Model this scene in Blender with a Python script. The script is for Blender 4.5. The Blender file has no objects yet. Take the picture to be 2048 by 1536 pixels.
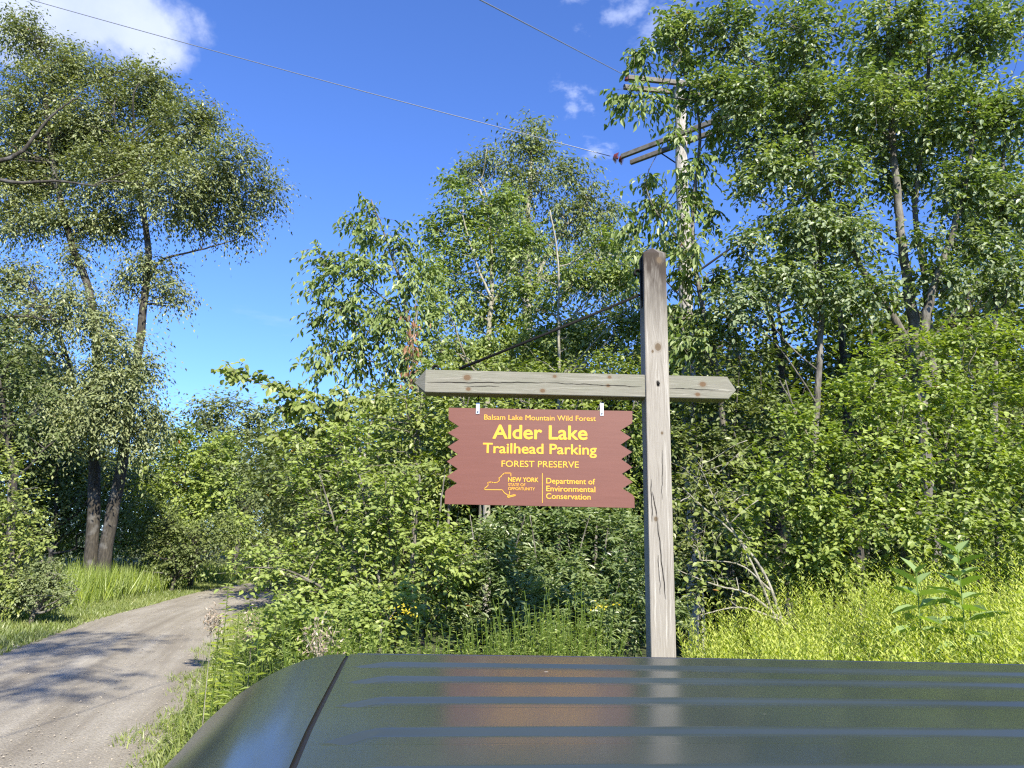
import bpy, bmesh, math, random
import numpy as np
from mathutils import Vector, Matrix

SC = bpy.context.scene
COL = SC.collection
R = math.radians
W, H, F = 2048.0, 1536.0, 1538.0
CAM = Vector((0, 0, 1.95))
PITCH, ROLL = R(12), R(1.0)
CM = (Matrix.Rotation(R(90) + PITCH, 3, 'X') @ Matrix.Rotation(ROLL, 3, 'Z'))
SUN_AZ, SUN_EL = R(22), R(37)     # sun stands behind the viewer and to the right
SUN = Vector((math.sin(SUN_AZ) * math.cos(SUN_EL), -math.cos(SUN_AZ) * math.cos(SUN_EL), math.sin(SUN_EL)))
SUNV = np.array(SUN)

def ray(px, py):
    return CM @ Vector(((px - W / 2) / F, -(py - H / 2) / F, -1.0))
def at(px, py, Y):
    d = ray(px, py)
    return CAM + d * (Y / d.y)
def onz(px, py, z):
    d = ray(px, py)
    return CAM + d * ((z - CAM.z) / d.z)

# ------------------------------------------------------------------ camera
cd = bpy.data.cameras.new("camera")
cam = bpy.data.objects.new("camera", cd); COL.objects.link(cam)
cam.matrix_world = Matrix.Translation(CAM) @ CM.to_4x4()
cd.sensor_fit = 'HORIZONTAL'; cd.sensor_width = 36; cd.lens = 36 * F / W
cd.clip_start = 0.02; cd.clip_end = 2000
SC.camera = cam

# ------------------------------------------------------------------ helpers
def props(o, label=None, cat=None, group=None, kind=None):
    if label: o['label'] = label
    if cat: o['category'] = cat
    if group: o['group'] = group
    if kind: o['kind'] = kind
    return o
def thing(name, loc, label, cat, group=None):
    o = bpy.data.objects.new(name, None); COL.objects.link(o)
    o.location = loc; o.empty_display_size = 0.2
    bpy.context.view_layer.update()
    return props(o, label, cat, group)
def link(name, me, mat=None, parent=None):
    o = bpy.data.objects.new(name, me); COL.objects.link(o)
    if mat and not me.materials: me.materials.append(mat)
    if parent is not None:      # meshes are written in world coordinates
        o.parent = parent
        o.matrix_parent_inverse = Matrix.Translation(-Vector(parent.location))
    return o
def mesh_np(name, V, Fc, attr=None, smooth=False):
    """V (n,3); Fc list of (k,m) int arrays"""
    me = bpy.data.meshes.new(name)
    V = np.asarray(V, dtype=np.float32)
    me.vertices.add(len(V)); me.vertices.foreach_set("co", V.ravel())
    loops = np.concatenate([f.ravel() for f in Fc]).astype(np.int32)
    tot = np.concatenate([np.full(len(f), f.shape[1]) for f in Fc]).astype(np.int32)
    start = np.concatenate([[0], np.cumsum(tot)[:-1]]).astype(np.int32)
    me.loops.add(len(loops)); me.loops.foreach_set("vertex_index", loops)
    me.polygons.add(len(tot)); me.polygons.foreach_set("loop_start", start)
    if smooth: me.polygons.foreach_set("use_smooth", np.ones(len(tot), dtype=bool))
    else: me.polygons.foreach_set("use_smooth", np.zeros(len(tot), dtype=bool))
    if attr:
        for k, a in attr.items():
            at_ = me.attributes.new(k, 'FLOAT', 'POINT')
            at_.data.foreach_set("value", np.asarray(a, dtype=np.float32).ravel())
    me.update(calc_edges=True)
    return me

class Tubes:
    def __init__(s): s.V = []; s.F = []; s.n = 0; s.E = []
    def add(s, pts, rad, sides=6, cap=True):
        P = np.array([tuple(p) for p in pts], dtype=float); n = len(P)
        rad = np.full(n, rad) if np.isscalar(rad) else np.array(rad, float)
        T = np.gradient(P, axis=0); T /= np.linalg.norm(T, axis=1)[:, None] + 1e-9
        ref = np.array([0.31, 0.17, 0.93]) if abs(T[0, 2]) < .8 else np.array([.95, .2, .1])
        A = np.cross(T, ref); A /= np.linalg.norm(A, axis=1)[:, None] + 1e-9
        B = np.cross(T, A)
        th = np.arange(sides) * 2 * np.pi / sides
        V = P[:, None] + rad[:, None, None] * (np.cos(th)[None, :, None] * A[:, None] + np.sin(th)[None, :, None] * B[:, None])
        i = np.arange(n - 1)[:, None]; j = np.arange(sides)[None, :]; j2 = (j + 1) % sides
        Fq = np.stack([i * sides + j, i * sides + j2, (i + 1) * sides + j2, (i + 1) * sides + j], -1).reshape(-1, 4) + s.n
        s.V.append(V.reshape(-1, 3)); s.F.append(Fq)
        if cap and sides >= 6:
            s.E.append((np.arange(sides)[::-1] + s.n, np.arange(sides) + s.n + (n - 1) * sides))
        s.n += n * sides
    def mesh(s, name, smooth=True):
        Fs = [np.concatenate(s.F)]
        by = {}
        for e in s.E:
            for q in e: by.setdefault(len(q), []).append(q)
        for q in by.values(): Fs.append(np.array(q))
        return mesh_np(name, np.concatenate(s.V), Fs, smooth=smooth)

def bm_obj(name, bm, mat, parent=None, smooth=False, bevel=0):
    me = bpy.data.meshes.new(name)
    if bevel:
        bmesh.ops.bevel(bm, geom=list(bm.edges), offset=bevel, segments=2, affect='EDGES', profile=.6)
    bmesh.ops.recalc_face_normals(bm, faces=list(bm.faces))
    bm.to_mesh(me); bm.free()
    if smooth:
        for p in me.polygons: p.use_smooth = True
    return link(name, me, mat, parent)
def bm_box(bm, c, size, rot=None):
    m = Matrix.Translation(c) @ (rot.to_4x4() if rot else Matrix()) @ Matrix.Diagonal((*size, 1))
    return bmesh.ops.create_cube(bm, size=1, matrix=m)
def bm_cyl(bm, c, r, depth, rot=None, seg=16, r2=None):
    m = Matrix.Translation(c) @ (rot.to_4x4() if rot else Matrix())
    return bmesh.ops.create_cone(bm, cap_ends=True, segments=seg, radius1=r, radius2=r if r2 is None else r2, depth=depth, matrix=m)
def curve_pts(ctrl, n=40):
    """Catmull-Rom through control points"""
    P = [Vector(p) for p in ctrl]
    P = [P[0] * 2 - P[1]] + P + [P[-1] * 2 - P[-2]]
    out = []
    m = len(P) - 3
    for k in range(n):
        t = k / (n - 1) * m; i = min(int(t), m - 1); u = t - i
        a, b, c, d = P[i:i + 4]
        out.append(.5 * ((2 * b) + (c - a) * u + (2 * a - 5 * b + 4 * c - d) * u * u + (3 * b - a - 3 * c + d) * u ** 3))
    return out
def unit(a): return a / (np.linalg.norm(a, axis=-1, keepdims=True) + 1e-9)

# ------------------------------------------------------------------ materials
def newmat(name):
    m = bpy.data.materials.new(name); m.use_nodes = True
    nt = m.node_tree; nt.nodes.clear()
    out = nt.nodes.new('ShaderNodeOutputMaterial')
    return m, nt, out
def N(nt, t, **kw):
    n = nt.nodes.new(t)
    for k, v in kw.items():
        if k in n.inputs: n.inputs[k].default_value = v
        else: setattr(n, k, v)
    return n
def ramp(nt, stops, fac=None, interp='LINEAR'):
    n = nt.nodes.new('ShaderNodeValToRGB'); cr = n.color_ramp; cr.interpolation = interp
    while len(cr.elements) > 1: cr.elements.remove(cr.elements[-1])
    for i, (p, c) in enumerate(stops):
        e = cr.elements[0] if i == 0 else cr.elements.new(p)
        e.position = p; e.color = (*c, 1) if len(c) == 3 else c
    if fac is not None: nt.links.new(fac, n.inputs[0])
    return n
def mixc(nt, fac, a, b, mode='MIX'):
    n = nt.nodes.new('ShaderNodeMix'); n.data_type = 'RGBA'; n.blend_type = mode
    for s, v in ((n.inputs[0], fac), (n.inputs[6], a), (n.inputs[7], b)):
        if hasattr(v, 'is_linked'): nt.links.new(v, s)
        elif isinstance(v, (int, float)): s.default_value = v
        else: s.default_value = (*v, 1)
    return n.outputs[2]
def math_(nt, op, a, b=0.0, c=None, clamp=False):
    n = nt.nodes.new('ShaderNodeMath'); n.operation = op; n.use_clamp = clamp
    for i, v in enumerate((a, b, c)):
        if v is None: continue
        if hasattr(v, 'is_linked'): nt.links.new(v, n.inputs[i])
        else: n.inputs[i].default_value = v
    return n.outputs[0]
def bump(nt, h, strength=.3, dist=.01):
    b = N(nt, 'ShaderNodeBump', Strength=strength, Distance=dist); nt.links.new(h, b.inputs['Height']); return b.outputs[0]

def leaf_mat(name, dark, mid, light, under=None, transl=.33, rough=.42, autumn=0.004, spec=.4):
    m, nt, out = newmat(name)
    a = N(nt, 'ShaderNodeAttribute', attribute_name='tone')
    stops = [(0.0, dark), (.5, mid), (.93, light)]
    if autumn: stops += [(.9965 - autumn, light), (.998 - autumn, (.42, .22, .03)), (1.0, (.45, .13, .03))]
    col = ramp(nt, stops, a.outputs['Fac']).outputs[0]
    geo = N(nt, 'ShaderNodeNewGeometry')
    if under is None: under = tuple(.45 * c + .55 * g for c, g in zip(light, (.17, .22, .13)))
    fcol = mixc(nt, math_(nt, 'MULTIPLY', geo.outputs['Backfacing'], .6), col, under)
    p = N(nt, 'ShaderNodeBsdfPrincipled', Roughness=rough); p.inputs['Specular IOR Level'].default_value = spec
    nt.links.new(fcol, p.inputs['Base Color'])
    tr = N(nt, 'ShaderNodeBsdfTranslucent')
    tc = mixc(nt, 1.0, col, (1.5, 1.6, .55), 'MULTIPLY'); nt.links.new(tc, tr.inputs[0])
    mx = N(nt, 'ShaderNodeMixShader'); mx.inputs[0].default_value = transl
    nt.links.new(p.outputs[0], mx.inputs[1]); nt.links.new(tr.outputs[0], mx.inputs[2])
    nt.links.new(mx.outputs[0], out.inputs[0])
    return m

def bark_mat(name, c1, c2, c3, scale=18):
    m, nt, out = newmat(name)
    tc = N(nt, 'ShaderNodeTexCoord'); mp = N(nt, 'ShaderNodeMapping'); mp.inputs['Scale'].default_value = (1, 1, .22)
    nt.links.new(tc.outputs['Object'], mp.inputs[0])
    n1 = N(nt, 'ShaderNodeTexNoise', Scale=scale, Detail=6.0, Roughness=.65); nt.links.new(mp.outputs[0], n1.inputs[0])
    n2 = N(nt, 'ShaderNodeTexNoise', Scale=3.0, Detail=4.0); nt.links.new(tc.outputs['Object'], n2.inputs[0])
    c = ramp(nt, [(.3, c1), (.52, c2), (.72, c3)], n1.outputs[0]).outputs[0]
    lich = ramp(nt, [(.52, (0, 0, 0)), (.64, (1, 1, 1))], n2.outputs[0]).outputs[0]
    c = mixc(nt, math_(nt, 'MULTIPLY', lich, .5), c, tuple(.35 * q + .12 for q in c3))
    p = N(nt, 'ShaderNodeBsdfPrincipled', Roughness=.9); nt.links.new(c, p.inputs[0])
    nt.links.new(bump(nt, n1.outputs[0], .9, .03), p.inputs['Normal'])
    nt.links.new(p.outputs[0], out.inputs[0])
    return m
def simple(name, col, rough=.5, metal=0.0, spec=.5, var=.0, vs=20):
    m, nt, out = newmat(name)
    p = N(nt, 'ShaderNodeBsdfPrincipled', Roughness=rough, Metallic=metal); p.inputs['Specular IOR Level'].default_value = spec
    if var:
        tc = N(nt, 'ShaderNodeTexCoord')
        n = N(nt, 'ShaderNodeTexNoise', Scale=float(vs), Detail=5.0); nt.links.new(tc.outputs['Object'], n.inputs[0])
        c = ramp(nt, [(.3, tuple(x * (1 - var) for x in col)), (.7, tuple(min(1, x * (1 + var)) for x in col))], n.outputs[0]).outputs[0]
        nt.links.new(c, p.inputs[0])
    else: p.inputs[0].default_value = (*col, 1)
    nt.links.new(p.outputs[0], out.inputs[0])
    return m

LM = dict(
  olive=leaf_mat('olive_leaves', (.075, .105, .028), (.165, .195, .065), (.36, .37, .17), autumn=.003, transl=.25),
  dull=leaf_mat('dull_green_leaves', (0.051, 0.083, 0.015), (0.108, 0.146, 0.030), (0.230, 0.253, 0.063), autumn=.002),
  ash=leaf_mat('sapling_leaves', (.08, .135, .022), (.155, .225, .045), (.32, .38, .11), autumn=.003),
  aspen=leaf_mat('right_tree_leaves', (0.069, 0.119, 0.027), (0.149, 0.211, 0.061), (0.345, 0.389, 0.168), autumn=.003, under=(.30, .35, .24)),
  willow=leaf_mat('grey_green_leaves', (0.086, 0.112, 0.041), (0.157, 0.191, 0.069), (0.286, 0.317, 0.139), autumn=.0),
  bright=leaf_mat('bright_shrub_leaves', (0.101, 0.156, 0.020), (0.203, 0.273, 0.039), (0.378, 0.442, 0.088), autumn=.004),
  hedge=leaf_mat('hedge_leaves', (0.085, 0.134, 0.018), (0.178, 0.235, 0.035), (0.342, 0.376, 0.077), autumn=.003),
  privet=leaf_mat('narrow_dark_leaves', (0.060, 0.110, 0.032), (0.120, 0.186, 0.051), (0.255, 0.304, 0.101), autumn=.002, rough=.35, spec=.5),
  golden=leaf_mat('goldenrod_leaves', (.13, .21, .02), (.38, .47, .045), (.62, .64, .13), autumn=0, transl=.35),
  weed=leaf_mat('weed_leaves', (0.095, 0.150, 0.022), (0.203, 0.275, 0.039), (0.351, 0.413, 0.066), autumn=.002, transl=.3),
  grass=leaf_mat('grass_blades', (0.081, 0.115, 0.022), (0.161, 0.218, 0.039), (0.310, 0.333, 0.110), autumn=0, transl=.3),
  straw=leaf_mat('dry_seed_heads', (.20, .15, .10), (.34, .27, .21), (.5, .43, .36), autumn=0, transl=.2, under=(.35, .28, .22)),
  bloom=leaf_mat('yellow_blooms', (.45, .36, .02), (.6, .48, .03), (.75, .62, .05), autumn=0, under=(.5, .4, .03)),
  brown=leaf_mat('withered_leaves', (.24, .11, .06), (.36, .18, .10), (.46, .26, .16), autumn=0, under=(.35, .2, .12)),
  milk=leaf_mat('milkweed_leaves', (.12, .20, .035), (.20, .30, .055), (.30, .40, .11), autumn=0, under=(.26, .34, .17)),
)
BK = dict(
  grey=bark_mat('grey_bark', (.035, .03, .025), (.12, .11, .09), (.25, .23, .19)),
  pale=bark_mat('pale_bark', (.12, .11, .08), (.30, .28, .22), (.42, .40, .33), 30),
  dark=bark_mat('dark_bark', (.012, .010, .008), (.042, .036, .028), (.09, .078, .06)),
)

# ------------------------------------------------------------------ leaves
class Leaves:
    def __init__(s): s.c = {2: [], 4: []}
    def add(s, P, A, Nn, L, Wd, tone, fine=True, droop=.15, fold=.18):
        A = unit(A); Nn = unit(Nn - (Nn * A).sum(1, keepdims=True) * A)
        S = np.cross(A, Nn); n = len(P)
        L = np.broadcast_to(L, (n,)); Wd = np.broadcast_to(Wd, (n,))
        def pt(t, w, h): return P + A * (L * t)[:, None] + S * (Wd * w)[:, None] + Nn * (L * h)[:, None]
        if fine:
            V = np.stack([pt(0, 0, 0), pt(.28, .42, fold * .35), pt(.62, .40, fold * .3 - droop * .3), pt(1, 0, -droop), pt(.62, -.40, fold * .3 - droop * .3), pt(.28, -.42, fold * .35)], 1)
        else:
            V = np.stack([pt(0, 0, 0), pt(.42, .5, -droop * .18), pt(1, 0, -droop), pt(.42, -.5, -droop * .18)], 1)
        s.c[4 if fine else 2].append((V, tone))
    def mesh(s, name):
        Vs = []; Fs = []; T = []; off = 0
        for k, lst in s.c.items():
            for V, tone in lst:
                n, m, _ = V.shape
                b = (np.arange(n) * m)[:, None] + off
                if m == 6: f = np.concatenate([b + np.array([[0, 3, 2, 1]]), b + np.array([[0, 5, 4, 3]])]); Fs.append(f)
                else: f = np.concatenate([b + np.array([[0, 3, 1]]), b + np.array([[1, 3, 2]])]); Fs.append(f)
                Vs.append(V.reshape(-1, 3)); T.append(np.repeat(tone, m)); off += n * m
        return mesh_np(name, np.concatenate(Vs), Fs, {'tone': np.concatenate(T)})
    def count(s): return sum(len(v) for l in s.c.values() for v, t in l)
TOTAL = [0]

def px_blob(px, py, Y, rx, rz, ry=None):
    c = at(px, py, Y); k = Y / F
    rx, rz = rx * k, rz * k
    return (np.array(c), np.array([rx, ry if ry else .75 * (rx + rz) / 2 + .15, rz]))

def crown(rg, blobs, dens, cs, leafL, leafW, nT=6, nL=7, fine=True, shell=.6, droop=.3, up=.15, center=None, flat=.75, tone0=.45, tv=.18, faceup=1.0, twigs=None, twr=.004):
    """clumps of leafy twigs through the volume of the blobs. dens: clumps per m2 of blob surface. cs: clump size in m"""
    lv = Leaves(); allC = []; allO = []
    cen = center if center is not None else np.mean([b[0] for b in blobs], axis=0)
    for c, r in blobs:
        area = 4 * np.pi * ((r[0] * r[1]) ** 1.6 / 3 + (r[0] * r[2]) ** 1.6 / 3 + (r[1] * r[2]) ** 1.6 / 3) ** (1 / 1.6)
        n = max(3, int(area * dens))
        d = unit(rg.normal(size=(n, 3)))
        rad = shell + (1 - shell) * rg.random(n) ** .5
        rad = np.where(rg.random(n) < .3, rg.random(n) ** .5, rad)
        C = c + d * r * rad[:, None] * 0.93
        O = unit(d * .8 + unit(C - cen) * .5)
        allC.append(C); allO.append(O)
    C = np.concatenate(allC); O = np.concatenate(allO)
    nC = len(C)
    O[:, 2] *= flat; O = unit(O)
    ctone = np.clip(tone0 + rg.normal(size=nC) * tv, 0.02, .93)
    size = cs * (.6 + .8 * rg.random(nC))
    D = unit(O[:, None] * .75 + rg.normal(size=(nC, nT, 3)) * .55 + np.array([0, 0, up]))
    st = C[:, None] - O[:, None] * size[:, None, None] * .45 + rg.normal(size=(nC, nT, 3)) * size[:, None, None] * .16
    t = (np.arange(nL) + .6) / nL
    ln = size[:, None] * (.7 + .6 * rg.random((nC, nT)))
    pos = st[:, :, None] + D[:, :, None] * (ln[:, :, None] * t)[..., None]
    pos[..., 2] -= droop * ln[:, :, None] * t ** 2 * .6
    side = unit(np.cross(D, np.array([0, 0, 1.0])))
    sg = np.where(np.arange(nL) % 2 == 0, 1, -1)
    A = D[:, :, None] * .55 + side[:, :, None] * sg[None, None, :, None] * .75 + rg.normal(size=pos.shape) * .32
    A[..., 2] -= droop
    Nn = np.array([0, 0, faceup]) + SUNV * .45 + rg.normal(size=pos.shape) * .42
    tone = np.clip(ctone[:, None, None] + rg.normal(size=pos.shape[:3]) * .13, 0, .94)
    spice = rg.random(tone.shape) < .006
    tone = np.where(spice, .93 + .07 * rg.random(tone.shape), tone)
    n = pos.shape[0] * pos.shape[1] * pos.shape[2]
    sz = .65 + .6 * rg.random(n)
    lv.add(pos.reshape(-1, 3), A.reshape(-1, 3), Nn.reshape(-1, 3), leafL * sz, leafW * sz, tone.ravel(), fine=fine, droop=.12 + droop * .2)
    TOTAL[0] += n
    if twigs is not None:
        sel = rg.random((nC, nT)) < .55
        for i, j in zip(*np.nonzero(sel)):
            a = st[i, j]; e = a + D[i, j] * ln[i, j] * .85; m_ = (a + e) / 2
            e = e - np.array([0, 0, droop * ln[i, j] * .4]); m_ = m_ - np.array([0, 0, droop * ln[i, j] * .1])
            twigs.add([a, m_, e], [twr, twr * .75, twr * .4], 3)
    return lv, C, O

def skeleton(rg, tb, trunks, C, nlimb=14, limb_r=.05, twig_r=.008, maxtw=400, sides=6):
    """trunks: list of (points, r0, r1); limbs rise from them to crown clumps, finer branches link the rest"""
    nodes = []; nrad = []
    for pts, r0, r1 in trunks:
        cp = curve_pts(pts, 26)
        cp = [p + Vector(rg.normal(size=3) * r0 * .10) for p in cp]
        rr = [r0 + (r1 - r0) * (k / 25) ** .8 for k in range(26)]
        rr[0] *= 1.25
        tb.add(cp, rr, 10)
        for k in range(5, 26): nodes.append(np.array(cp[k])); nrad.append(rr[k])
    base = np.array(nodes); brad = np.array(nrad)
    pick = rg.choice(len(C), min(nlimb, len(C)), replace=False)
    extra = []; er = []
    for i in pick:
        c = C[i]
        dd = np.linalg.norm(base[:, :2] - c[:2], axis=1)
        score = np.linalg.norm(base - (c - np.array([0, 0, .8 * 1.0]) * dd.min()), axis=1)
        cand = np.where(base[:, 2] < c[2] + .1, score, score + 5)
        k = int(np.argmin(cand)); s = base[k]
        dv = c - s; L = np.linalg.norm(dv)
        if L < .05: continue
        m1 = s + dv * .35 + rg.normal(size=3) * L * .07 + np.array([0, 0, -.02 * L])
        m2 = s + dv * .7 + rg.normal(size=3) * L * .07 + np.array([0, 0, .05 * L])
        cp = curve_pts([s, m1, m2, c], 10)
        r0 = min(brad[k] * .75, limb_r * (.5 + L * .25)); rr = np.linspace(r0, twig_r, 10)
        tb.add(cp, rr, sides)
        for q in range(2, 10): extra.append(np.array(cp[q])); er.append(rr[q])
    allN = np.concatenate([base, np.array(extra)]) if extra else base
    ar = np.concatenate([brad, np.array(er)]) if extra else brad
    rest = rg.permutation(len(C))[:maxtw]
    for i in rest:
        c = C[i]; d = np.linalg.norm(allN - c, axis=1) + np.where(allN[:, 2] > c[2], .3, 0)
        k = int(np.argmin(d)); s = allN[k]; L = np.linalg.norm(c - s)
        if L < .03: continue
        m = (s + c) / 2 + rg.normal(size=3) * L * .12
        r0 = min(ar[k] * .7, twig_r * (1 + L))
        tb.add([s, m, c], [r0, r0 * .7, r0 * .35], 3 if L < 1 else 4)

def make_tree(name, seed, base, blobs, trunks, lm, bk, label, cat='tree', group=None, dens=3, cs=.6, leafL=.1, leafW=.05, nlimb=14, limb_r=.05, twig_r=.008, maxtw=300, crown_kw={}, leafy_twigs=False, crown_name='crown', trunk_name='trunk', extra=None):
    rg = np.random.default_rng(seed)
    root = thing(name, base, label, cat, group)
    tb = Tubes()
    lv, C, O = crown(rg, blobs, dens, cs, leafL, leafW, twigs=tb if leafy_twigs else None, **crown_kw)
    skeleton(rg, tb, trunks, C, nlimb, limb_r, twig_r, maxtw)
    link(trunk_name, tb.mesh(trunk_name), BK[bk], root)
    link(crown_name, lv.mesh(crown_name), LM[lm], root)
    return root

# ------------------------------------------------------------------ terrain and road
ROADC = [(5, -45), (1.5, -20), (-1.0, -8), (-3.0, 0), (-5.1, 7.5), (-8.2, 18.3), (-9.5, 25), (-10.7, 32), (-11.2, 38), (-10.4, 44), (-7, 52), (0, 58), (12, 62), (40, 66)]
RC = np.array([(p.x, p.y) for p in curve_pts([(x, y, 0) for x, y in ROADC], 320)])
HW = 1.75
RT = unit(np.gradient(RC, axis=0)); RN = np.stack([-RT[:, 1], RT[:, 0]], 1)   # points left
def road_sd(x, y):
    """signed distance from the road's centre line (left positive), distance index"""
    x = np.asarray(x, float); y = np.asarray(y, float); sh = x.shape
    q = np.stack([x.ravel(), y.ravel()], 1); res = np.empty(len(q)); idx = np.empty(len(q), int)
    for a in range(0, len(q), 20000):
        d = q[a:a + 20000, None] - RC[None]; d2 = (d ** 2).sum(2); k = d2.argmin(1)
        r = np.arange(len(k)); s = (d[r, k] * RN[k]).sum(1)
        res[a:a + 20000] = np.sign(s) * np.sqrt(d2[r, k]); idx[a:a + 20000] = k
    return res.reshape(sh), idx.reshape(sh)
def sstep(a, b, x):
    t = np.clip((x - a) / (b - a), 0, 1); return t * t * (3 - 2 * t)
def ground_h(x, y):
    s, _ = road_sd(x, y)
    h = .45 * sstep(HW + 1.2, HW + 7, s) + .5 * sstep(HW + 8, HW + 40, s)
    h = h + .12 * sstep(HW + .6, HW + 3, -s) * sstep(1.8, 4, np.asarray(y, float))
    off = sstep(HW + .3, HW + 2.5, np.abs(s))
    h = h + off * .06 * (np.sin(x * 1.3 + y * .7) + np.sin(y * 1.9 - x * .6)) * .6
    far = np.hypot(x, y)
    return h - .03 * sstep(0, .3, -np.abs(np.abs(s) - HW) + .3) + sstep(70, 220, far) * 3

def grid_mesh(name, xs, ys, hf, mat, kind='structure'):
    X, Y = np.meshgrid(xs, ys); Z = hf(X, Y)
    nx, ny = len(xs), len(ys)
    i = np.arange(ny - 1)[:, None]; j = np.arange(nx - 1)[None]
    Fq = np.stack([i * nx + j, i * nx + j + 1, (i + 1) * nx + j + 1, (i + 1) * nx + j], -1).reshape(-1, 4)
    o = link(name, mesh_np(name, np.stack([X, Y, Z], -1).reshape(-1, 3), [Fq], smooth=True), mat)
    o['kind'] = kind; return o
def spaced(lo, hi, n, p=2.2):
    t = np.linspace(-1, 1, n); return np.where(t < 0, lo * np.abs(t) ** p, hi * np.abs(t) ** p)

gm, nt, out = newmat('ground_soil')
tc = N(nt, 'ShaderNodeTexCoord')
n1 = N(nt, 'ShaderNodeTexNoise', Scale=.9, Detail=8.0, Roughness=.7); nt.links.new(tc.outputs['Object'], n1.inputs[0])
n2 = N(nt, 'ShaderNodeTexNoise', Scale=30.0, Detail=6.0, Roughness=.7); nt.links.new(tc.outputs['Object'], n2.inputs[0])
c1 = ramp(nt, [(.3, (.055, .075, .02)), (.55, (.09, .115, .03)), (.75, (.13, .115, .06))], n1.outputs[0]).outputs[0]
c2 = ramp(nt, [(.3, (.4, .4, .4)), (.7, (1, 1, 1))], n2.outputs[0]).outputs[0]
p = N(nt, 'ShaderNodeBsdfPrincipled', Roughness=.95); nt.links.new(mixc(nt, 1.0, c1, c2, 'MULTIPLY'), p.inputs[0])
nt.links.new(bump(nt, n2.outputs[0], .8, .05), p.inputs['Normal']); nt.links.new(p.outputs[0], out.inputs[0])
grid_mesh('ground', spaced(-320, 320, 240), spaced(-200, 420, 260), ground_h, gm)

# gravel road: ribbon with cross coordinate attribute
rm, nt, out = newmat('gravel_road')
tc = N(nt, 'ShaderNodeTexCoord'); cr_ = N(nt, 'ShaderNodeAttribute', attribute_name='cross')
al_ = N(nt, 'ShaderNodeAttribute', attribute_name='along')
cmb = N(nt, 'ShaderNodeCombineXYZ'); nt.links.new(math_(nt, 'MULTIPLY', cr_.outputs['Fac'], 2.2), cmb.inputs[0]); nt.links.new(math_(nt, 'MULTIPLY', al_.outputs['Fac'], .06), cmb.inputs[1])
ntr = N(nt, 'ShaderNodeTexNoise', Scale=2.2, Detail=5.0, Roughness=.6); nt.links.new(cmb.outputs[0], ntr.inputs[0])
nf = N(nt, 'ShaderNodeTexNoise', Scale=55.0, Detail=8.0, Roughness=.75); nt.links.new(tc.outputs['Object'], nf.inputs[0])
vo = N(nt, 'ShaderNodeTexVoronoi', Scale=42.0); nt.links.new(tc.outputs['Object'], vo.inputs[0])
nm = N(nt, 'ShaderNodeTexNoise', Scale=1.4, Detail=6.0); nt.links.new(tc.outputs['Object'], nm.inputs[0])
c = ramp(nt, [(.3, (.23, .20, .158)), (.5, (.325, .292, .24)), (.7, (.42, .385, .33))], ntr.outputs[0]).outputs[0]
g1 = ramp(nt, [(.30, (.55, .54, .52)), (.5, (.92, .92, .9)), (.72, (1.25, 1.25, 1.22))], nf.outputs[0]).outputs[0]
c = mixc(nt, 1.0, c, g1, 'MULTIPLY')
g2 = ramp(nt, [(0.0, (1.25, 1.22, 1.15)), (.35, (.95, .95, .95)), (.6, (.8, .8, .8))], vo.outputs['Distance']).outputs[0]
c = mixc(nt, .7, c, mixc(nt, 1.0, c, g2, 'MULTIPLY'))
c = mixc(nt, math_(nt, 'MULTIPLY', ramp(nt, [(.45, (0, 0, 0)), (.7, (1, 1, 1))], nm.outputs[0]).outputs[0], .35), c, (.19, .165, .13))
ed = math_(nt, 'ABSOLUTE', cr_.outputs['Fac'])
em = ramp(nt, [(.80, (0, 0, 0)), (1.0, (1, 1, 1))], math_(nt, 'ADD', math_(nt, 'MULTIPLY', ed, .5), math_(nt, 'MULTIPLY', nm.outputs[0], .3))).outputs[0]
c = mixc(nt, em, c, (.12, .11, .08))
p = N(nt, 'ShaderNodeBsdfPrincipled', Roughness=.92); nt.links.new(c, p.inputs[0])
hh = math_(nt, 'ADD', math_(nt, 'MULTIPLY', nf.outputs[0], .6), math_(nt, 'MULTIPLY', vo.outputs['Distance'], -.6))
nt.links.new(bump(nt, hh, .7, .02), p.inputs['Normal']); nt.links.new(p.outputs[0], out.inputs[0])
rgx = np.random.default_rng(5)
cs_ = np.linspace(-1, 1, 21); V = []; ca = []; la = []
jl = np.convolve(rgx.normal(size=len(RC) + 8), np.ones(9) / 9, 'valid') * .35
jr = np.convolve(rgx.normal(size=len(RC) + 8), np.ones(9) / 9, 'valid') * .35
arc = np.concatenate([[0], np.cumsum(np.linalg.norm(np.diff(RC, axis=0), axis=1))])
for k in range(len(RC)):
    for q in cs_:
        w = HW + .12 + (jl[k] if q > 0 else jr[k]) * abs(q)
        x, y = RC[k] + RN[k] * q * w
        z = .012 - .02 * q * q + .012 * math.cos(q * 9)
        V.append((x, y, z + .012)); ca.append(q * 1.0); la.append(arc[k])
nx = len(cs_); i = np.arange(len(RC) - 1)[:, None]; j = np.arange(nx - 1)[None]
Fq = np.stack([i * nx + j + 1, i * nx + j, (i + 1) * nx + j, (i + 1) * nx + j + 1], -1).reshape(-1, 4)
road = link('road', mesh_np('road', V, [Fq], {'cross': ca, 'along': la}, smooth=True), rm)
props(road, 'pale dusty gravel road bending away to the left', None, None, 'structure')

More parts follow.
